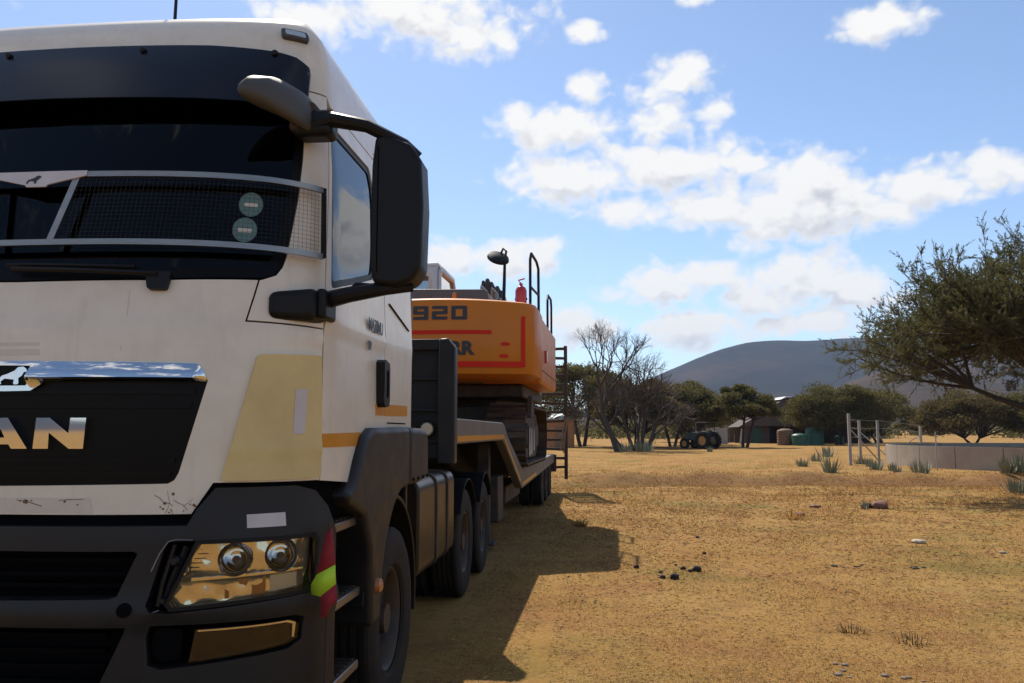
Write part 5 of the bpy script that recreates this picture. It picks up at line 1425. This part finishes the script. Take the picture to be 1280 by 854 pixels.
grass('dry_grass', 'short straw coloured grass covering the field', 330000, 1, 'straw', 3.6, 75, .034)
grass('green_grass', 'sparse greener blades among the dry grass', 70000, 2, 'straw_green', 3.6, 45, .028)

def litter(n, seed):
    rng = np.random.default_rng(seed)
    Y = 3.8 * (30 / 3.8) ** rng.uniform(0, 1, n); X = np.tan(rng.uniform(R(-24), R(34), n)) * Y
    ok = ~((X < -1.15) & (X > -3.7) & (Y < 11.0)); X, Y = X[ok], Y[ok]; n = len(X)
    Z = np.array([ground_z(a, b) for a, b in zip(X, Y)]) + .006 * rng.uniform(.3, 2.2, n)
    a = rng.uniform(0, 6.283, n); D = np.stack([np.cos(a), np.sin(a), rng.normal(0, .18, n)], 1)
    sc = np.clip(Y / 8, .7, 2.2)
    me = cards_mesh('grass_litter', np.stack([X, Y, Z], 1), D, .045 * sc, .006 * sc, rng)
    tag(link('grass_litter', me, 'litter'), 'dead stalks and bits of bark lying over the field', 'litter', kind='stuff')
mat('litter', (0.44, 0.29, 0.12), 0.9, island=1.0, var_col=(0.13, 0.07, 0.03))
litter(60000, 12)

# ------------------------------------------------------------------ stones, dung
def stone(name, label, cat, x, y, r, seed, m, sq=.6, group=None):
    rng = random.Random(seed); bm = bmesh.new(); bmesh.ops.create_icosphere(bm, subdivisions=2, radius=r)
    for v in bm.verts:
        k = 1 + .22 * math.sin(5 * v.co.x / r + seed) * math.cos(4 * v.co.y / r + seed) + rng.uniform(-.07, .07)
        v.co *= k; v.co.z *= sq
    me = bpy.data.meshes.new(name); bm.to_mesh(me); bm.free()
    for p in me.polygons: p.use_smooth = True
    o = link(name, me, m); o.location = (x, y, ground_z(x, y) + r * sq * .55); o.rotation_euler = (0, 0, rng.uniform(0, 6))
    return tag(o, label, cat, group)
mat('dung', (0.022, 0.016, 0.013), 0.9, bump=.4, bump_scale=40)
mat('red_stone', (0.20, 0.095, 0.065), 0.85, var=.6, scale=9, bump=.4, bump_scale=20)
mat('pale_stone', (0.42, 0.34, 0.24), 0.85, var=.5, scale=12, bump=.3, bump_scale=25)
mat('grey_ash', (0.20, 0.165, 0.13), 0.95, var=.6, scale=14)
for i, (x, y, r) in enumerate(((.54, 9.93, .042), (.79, 9.58, .030), (.78, 9.23, .040), (.90, 9.19, .062), (1.07, 9.87, .042), (1.13, 9.71, .034), (1.21, 9.77, .066), (1.5, 11.29, .035), (1.02, 10.2, .022), (.90, 9.30, .028), (1.62, 12.9, .035))):
    stone('dung_pellet', 'dark round dung pellet scattered on the short grass', 'dung', x, y, r * .8, 50 + i, 'dung', .8, 'dung pellets beside the trailer shadow')
stone('field_stone', 'large reddish brown stone with a tuft beside it in open grass', 'stone', 5.95, 17.85, .17, 61, 'red_stone', .62)
stone('field_stone', 'low dark stone pressed against the reddish brown one', 'stone', 5.72, 17.95, .12, 62, 'dung', .6)
stone('field_stone', 'flat pale stone on the bare patch of grass', 'stone', 4.74, 12.69, .10, 63, 'pale_stone', .35)
stone('field_stone', 'tiny pale pebble alone in the grass', 'stone', 5.41, 11.65, .045, 64, 'pale_stone', .6)
stone('field_stone', 'dark clod of earth in the trampled grass', 'clod', 4.05, 16.6, .09, 65, 'red_stone', .5)
stone('field_stone', 'flat dark red clod beyond the earth clod', 'clod', 4.75, 18.3, .12, 66, 'red_stone', .3)
tuft('aloe_tuft', 'small green sprig growing against the reddish brown stone', 5.62, 17.75, .22, .18, 177, n=18)
for i in range(9):
    rg = random.Random(i); x, y = 1.80 + rg.uniform(-.28, .35), 5.98 - rg.uniform(-.1, .28) * 1.0
    stone('ash_lump', 'pale grey ash lump on the bare soil', 'ash', x, y, rg.uniform(.012, .03), 80 + i, 'grey_ash', .4, 'ash lumps strewn on bare soil')
for i in range(10):
    rg = random.Random(70 + i); x, y = 3.3 + rg.uniform(-.45, .75), 10.5 + rg.uniform(-.15, .15)
    stone('ash_lump', 'dark cinder lump in the flattened grass', 'ash', x, y, rg.uniform(.02, .04), 90 + i, 'dung', .3, 'cinders in the flattened grass')
rgc = random.Random(9)
for i in range(12):
    x = 8.5 + i * .55 + rgc.uniform(-.2, .2); y = 27.6 + rgc.uniform(-.5, .5)
    stone('earth_clod', 'dark earth clod on the low ridge across the field', 'clod', x, y, rgc.uniform(.06, .16), 120 + i, 'red_stone', .5, 'clods along the low earth ridge')

# ------------------------------------------------------------------ reservoir and fence
mat('concrete', (0.34, 0.285, 0.225), 0.9, var=.6, scale=.8, var_col=(0.23, 0.18, 0.135), bump=.2, bump_scale=15, dirt=.3, dirt_col=(.14, .1, .07), dirt_scale=1.2)
mat('concrete_post', (0.30, 0.275, 0.245), 0.85, var=.4, scale=3, var_col=(.36, .31, .26))
mat('wire', (0.25, 0.22, 0.2), 0.5, 0.8)
mat('moss_grass', (0.13, 0.15, 0.04), 0.9)
RES = thing('water_reservoir', 'low round concrete water reservoir with vertical panel joints', 'reservoir', (24.5, 42.0, ground_z(18, 40)))
Rr_ = 9.6; NSEG = 28
for k in range(NSEG):
    a0, a1 = 2 * math.pi * k / NSEG, 2 * math.pi * (k + 1) / NSEG; g = .002
    mb = MB(); n = 6
    for i in range(n + 1):
        a = a0 + g + (a1 - a0 - 2 * g) * i / n
        for rr in (Rr_, Rr_ - .14):
            for z in (-.2, 1.0): mb.v.append((rr * math.cos(a), rr * math.sin(a), z))
    for i in range(n):
        q = 4 * i; mb.f += [(q, q + 4, q + 5, q + 1), (q + 2, q + 3, q + 7, q + 6), (q + 1, q + 5, q + 7, q + 3)]
    mb.f += [(0, 1, 3, 2), (4 * n, 4 * n + 2, 4 * n + 3, 4 * n + 1)]
    mb.build('wall_panel', 'concrete', RES)
mb = MB().lathe([(Rr_ - .16, .75), (0, .75)], (0, 0, 0), 'z', 48)
mat('dark_water', (0.03, 0.035, 0.03), 0.05)
mb.build('water', 'dark_water', RES)
MB().lathe([(Rr_ - .05, -.2), (Rr_ - .05, .985), (Rr_ - .10, .985), (Rr_ - .10, -.2)], (0, 0, 0), 'z', 84).build('wall_core', 'concrete', RES)
def post(label, x, y, h, r, brace=None):
    p = thing('fence_post', label, 'fence post', (x, y, ground_z(x, y)), 0, 'concrete fence posts by the reservoir')
    MB().box(-r, r, -r, r, -.1, h).build('post', 'concrete_post', p, .012)
    if brace:
        b = MB(); b.tube([(0, 0, h * .72), (brace[0], brace[1], 0.02)], .032, 6); b.build('brace', 'concrete_post', p)
    return p
post('tall pale corner post with one diagonal brace', 12.4, 41, 2.45, .062, (1.9, 1.4))
post('second pale braced post right behind the tall corner post', 15.7, 50, 2.25, .07, (1.2, -1.5))
post('slim grey post with a brace above the end of the reservoir', 15.05, 45, 2.2, .055, (1.8, 3.0))
post('short post with a leaning brace behind the reservoir', 21.4, 56, 1.95, .07, (-1.7, 1.0))
post('thin dark standard between reservoir and corner post', 14.35, 36, 1.6, .022)
post('thin dark standard against the reservoir wall', 16.2, 31.4, 1.9, .025)
WR = thing('fence_wire', 'thin wires strung between the pale concrete posts', 'wire', (12.4, 41, 0))
w = MB()
for z in (.45, .9, 1.35, 1.8, 2.2):
    w.tube([(0, 0, z), (3.3, 9, z - .05)], .008, 4); w.tube([(0, 0, z), (2.65, 4, z - .05)], .008, 4); w.tube([(2.65, 4, z), (9, 15, z - .2)], .008, 4)
w.build('strand', 'wire', WR)

# ------------------------------------------------------------------ tractor
mat('tractor_blue', (0.035, 0.062, 0.070), 0.45, dirt=.5)
mat('tractor_rim', (0.48, 0.24, 0.07), 0.6, dirt=.4)
TC = thing('tractor', 'small dark blue farm tractor with orange wheel rims under the acacias', 'tractor', (10.3, 76.5, ground_z(10.3, 76.5)), R(-42))
MB().prism(rounded([(-1.75, .75), (-1.78, 1.25), (-1.6, 1.42), (-.2, 1.55), (-.1, .75)], .06), -.30, .30, 'y').build('bonnet', 'tractor_blue', TC, .05)
MB().box(-.2, .95, -.32, .32, .6, 1.05).build('gearbox', 'tractor_blue', TC, .04)
MB().prism([(-.85, .95), (-.85, 1.05), (.45, 1.05), (.45, .95)], -.12, .12, 'y').build('chassis', 'dark_steel', TC)
for sy in (-1, 1):
    MB().prism([(.05, 1.0), (.15, 1.45), (.5, 1.62), (1.0, 1.58), (1.1, 1.45), (.5, 1.50), (.22, 1.35), (.15, 1.0)], *((.45, .95) if sy > 0 else (-.95, -.45)), 'y').build('mudguard', 'tractor_blue', TC, .02)
    for (x, r, w_) in ((.55, .76, .42), (-1.40, .48, .26)):
        e = sub_empty('wheel', TC, (x, sy * .82, r))
        h = w_ / 2
        t = MB().lathe([(r * .55, -h * .8), (r * .7, -h), (r * .93, -h * .95), (r, -h * .6), (r, h * .6), (r * .93, h * .95), (r * .7, h), (r * .55, h * .8)], (0, 0, 0), 'y', 28, caps=False)
        for k in range(18):
            a = 2 * math.pi * k / 18
            for s in (-1, 1):
                m_ = Matrix.Rotation(-a, 3, 'Y'); b = MB().box(-.05, .05, 0 if s > 0 else -h * .85, h * .85 if s > 0 else 0, r * .97, r * 1.05, Matrix.Rotation(R(24 * s), 3, 'Z'))
                t.add([m_ @ Vector(v) for v in b.v], b.f)
        t.build('tyre', 'rubber', e)
        MB().lathe([(r * .57, sy * h * .5), (r * .5, sy * h * .6), (r * .45, sy * h * .1), (r * .2, sy * h * .2), (0, sy * h * .25)], (0, 0, 0), 'y', 24).build('rim', 'tractor_rim', e)
MB().box(.35, .85, -.25, .25, 1.15, 1.28).build('seat', 'black_plastic', TC, .04)
MB().box(.78, .90, -.25, .25, 1.25, 1.65).build('backrest', 'black_plastic', TC, .04)
MB().tube([(-.35, 0, 1.4), (.02, 0, 1.72)], .025).build('steering_column', 'black_plastic', TC)
MB().tube([(.02 + .08 * math.cos(a) * .5, .19 * math.sin(a), 1.72 + .19 * math.cos(a) * .6) for a in np.linspace(0, 6.283, 17)], .018, 6).build('steering_wheel', 'black_plastic', TC)
MB().tube([(-.9, .1, 1.45), (-.9, .1, 2.2)], .035).build('exhaust_pipe', 'dark_steel', TC)
ro = MB()
for sy in (-.42, .42): ro.tube([(.95, sy, 1.0), (.95, sy, 2.35)], .035); ro.tube([(-.1, sy, 1.4), (-.05, sy, 2.35)], .03)
ro.build('canopy_frame', 'dark_steel', TC)
MB().box(-.35, 1.2, -.6, .6, 2.35, 2.41).build('canopy', 'dark_steel', TC, .02)
MB().tube([(-1.40, -.8, .48), (-1.40, .8, .48)], .06).build('axle', 'dark_steel', TC)

# ------------------------------------------------------------------ shed, tanks, hut
mat('thatch', (0.115, 0.092, 0.075), 0.95, var=.6, scale=1.5, var_col=(.07, .055, .045), bump=.5, bump_scale=6)
mat('shed_wall', (0.115, 0.075, 0.055), 0.9, var=.5, scale=1.2)
mat('brick_hut', (0.36, 0.17, 0.075), 0.9, var=.4, scale=1.5)
mat('ridge_sheet', (0.62, 0.60, 0.58), 0.35, 0.3)
mat('tank_green', (0.018, 0.085, 0.055), 0.5)
mat('tank_brown', (0.16, 0.095, 0.055), 0.8)
mat('gate_white', (0.42, 0.40, 0.38), 0.6, var=.3, scale=2)
SH = thing('thatched_shed', 'long thatched shed with dark open front and pale ridge capping', 'shed', (25.0, 101, ground_z(25, 101)), R(4))
MB().prism([(-7.4, 1.9), (-6.6, 2.35), (-1.8, 5.25), (-1.2, 5.3), (5.5, 5.3), (10.5, 2.2), (10.5, 1.95), (5.0, 2.0), (-6.6, 2.0)], -.2, 5.5, 'y').build('roof', 'thatch', SH, .08)
MB().prism([(-2.4, 5.16), (-1.7, 5.52), (5.6, 5.5), (6.0, 5.2), (5.6, 5.34), (-1.6, 5.34)], -.5, 5.8, 'y').build('ridge_capping', 'ridge_sheet', SH, .03)
MB().box(-6.4, -3.6, .3, 5.2, 0, 2.25).build('wall', 'shed_wall', SH, .03)
MB().box(-3.6, 10, 4.6, 5.2, 0, 2.2).build('wall', 'shed_wall', SH, .03)
MB().box(-5.6, -4.6, .26, .295, 0, 1.95).build('door', 'tank_green', SH, .01)
for x in (-1.2, 2.2, 6, 9.5): MB().tube([(x, .2, 0), (x, .2, 2.3)], .11, 8).build('pole', 'bark', SH)
def tank(label, x, y, r, h, m, name='water_tank'):
    t = thing(name, label, 'water tank', (x, y, ground_z(x, y)))
    prof = [(r * .96, 0)]
    for k in range(5): z = h * .16 * k; prof += [(r, z + .03), (r, z + h * .12), (r * .97, z + h * .14)]
    prof += [(r, h * .82), (r * .9, h * .92), (r * .4, h), (r * .3, h)]
    MB().lathe(prof, (0, 0, 0), 'z', 28).build('body', m, t, ang=50)
    MB().lathe([(r * .3, h - .02), (r * .3, h + .06), (0, h + .07)], (0, 0, 0), 'z', 20).build('lid', m, t)
tank('larger dark green water tank standing under the acacia', 24.2, 92, .95, 1.9, 'tank_green')
tank('smaller green water tank in front of the larger one', 22.0, 89.5, .80, 1.25, 'tank_green')
tank('brown round water tank beside the green tanks', 20.9, 91, .85, 1.75, 'tank_brown')
tank('dark green barrel at the shed wall', 27.2, 93.5, .5, 1.0, 'tank_green')
HT = thing('brick_hut', 'small orange brick hut with a flat tin roof beside the trailer ramps', 'hut', (-2.6, 78, ground_z(-2.6, 78)))
MB().box(-1.3, 1.25, 0, 2.2, 0, 2.55).build('wall', 'brick_hut', HT, .02)
MB().box(-1.5, 1.4, -.2, 2.4, 2.55, 2.65).build('roof', 'trailer_grey', HT, .02)
MB().box(-.5, .4, -.03, -.004, 0, 2.0).build('door', 'wood_old', HT, .01)
GT = thing('tin_screen', 'pale corrugated tin sheets standing behind the tractor', 'screen', (14.4, 96, ground_z(14.4, 96)))
for k in range(5): MB().box(-1.0 + k * .46, -1.0 + k * .46 + .45, 0, .03 + .02 * (k % 2), 0, 1.8 + .05 * (k % 3)).build('tin_sheet', 'gate_white', GT)
PS = thing('fence_post', 'lone whitewashed leaning post left of the small forked acacia', 'fence post', (16.9, 95, ground_z(16.9, 95)))
MB().tube([(0, 0, 0), (.25, 0, 1.7)], .11, 8).build('post', 'gate_white', PS)
fw = thing('plank_wall', 'low brown plank wall between the forked acacia and the shed', 'wall', (19.0, 103, ground_z(19, 103)))
for k in range(8): MB().box(-2.6 + k * .62, -2.6 + k * .62 + .6, 0, .05, .05 * (k % 2), 1.7 + .06 * (k % 3)).build('plank', 'shed_wall', fw)

# ------------------------------------------------------------------ hills
mat('hill_scrub_shade', (0.013, 0.015, 0.010), 1.0, var=.75, scale=.0022, var_col=(0.085, 0.048, 0.030), bump=0, spec=0.0, dirt=.75, dirt_col=(0.006, 0.008, 0.006), dirt_scale=.012)  # cloud shade painted as near-black scrub, sunlit slopes as brown patches
def noise2(x, y):
    v = 0
    for k, (a, f) in enumerate(((1, 1), (.5, 2.1), (.28, 4.3), (.15, 8.7), (.08, 17))):
        v += a * math.sin(f * x * 1.0 + 1.7 * k + 1.3 * math.sin(f * y * .83 + k)) * math.cos(f * y * 1.1 + .9 * math.sin(f * x * .7 + 2 * k))
    return v
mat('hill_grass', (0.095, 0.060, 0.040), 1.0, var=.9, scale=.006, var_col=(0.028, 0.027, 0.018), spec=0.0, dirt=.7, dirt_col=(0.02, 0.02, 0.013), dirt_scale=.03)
def hill(name, az0, az1, r0, r1, hf, seed, na=220, nr=46, m='hill_scrub_shade'):
    V = []; F = []
    for j in range(nr + 1):
        t = j / nr; r = r0 + (r1 - r0) * t
        for i in range(na + 1):
            az = az0 + (az1 - az0) * i / na
            x, y = r * math.sin(az), r * math.cos(az)
            V.append((x, y, hf(az, t, x, y)))
    for j in range(nr):
        for i in range(na): q = j * (na + 1) + i; F.append((q, q + 1, q + na + 2, q + na + 1))
    me = np_mesh(name, V, F); me.polygons.foreach_set('use_smooth', np.ones(len(me.polygons), bool))
    o = link(name, me, m); o['kind'] = 'structure'; return o
def sstep(a, b, x): t = max(0, min(1, (x - a) / (b - a))); return t * t * (3 - 2 * t)
def main_h(az, t, x, y):
    # broad flat-topped mountain ahead, tapering to low ridges both ways
    prof = 30 + 302 * sstep(-.09, .21, az) * (1 - .5 * sstep(.45, .9, az))
    up = sstep(0, .80, t) * (1 - .35 * sstep(.85, 1, t))
    return -6 + prof * up * (1 + .02 * noise2(x / 420, y / 420)) + 7 * noise2(x / 150, y / 150) * up * (1 - .6 * t)
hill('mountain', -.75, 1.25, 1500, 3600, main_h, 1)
def spur_h(az, t, x, y):
    prof = 22 + 92 * math.exp(-((az - .37) / .11) ** 2) + 30 * math.exp(-((az - .15) / .07) ** 2) + 10 * sstep(-.2, .3, az)
    up = math.sin(math.pi * min(1, t * .62)) if t < .81 else math.sin(math.pi * .81 * .62)
    return -6 + prof * up * (1 + .10 * noise2(x / 200 + 3, y / 200)) + 5 * noise2(x / 80, y / 80) * up
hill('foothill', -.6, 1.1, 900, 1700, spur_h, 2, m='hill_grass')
def back_h(az, t, x, y):
    up = sstep(0, .8, t); return -6 + (70 + 30 * math.sin(az * 5)) * up * (1 + .15 * noise2(x / 300, y / 300))
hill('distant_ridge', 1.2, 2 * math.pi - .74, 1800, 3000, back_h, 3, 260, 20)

# ------------------------------------------------------------------ air
hz = bpy.data.materials.new('air'); hz.use_nodes = True
hz.node_tree.nodes.remove(hz.node_tree.nodes['Principled BSDF'])
pv = hz.node_tree.nodes.new('ShaderNodeVolumePrincipled')
pv.inputs['Color'].default_value = (0.52, 0.70, 1.0, 1); pv.inputs['Density'].default_value = HAZE
pv.inputs['Anisotropy'].default_value = 0.0
hz.node_tree.links.new(pv.outputs[0], hz.node_tree.nodes['Material Output'].inputs['Volume'])
MATS['air'] = hz
mb = MB().box(-5400, 5400, -5400, 5400, -40, 430)
hzo = mb.build('haze', 'air'); hzo['kind'] = 'stuff'; hzo['label'] = 'thin pale dusty haze over the plain'
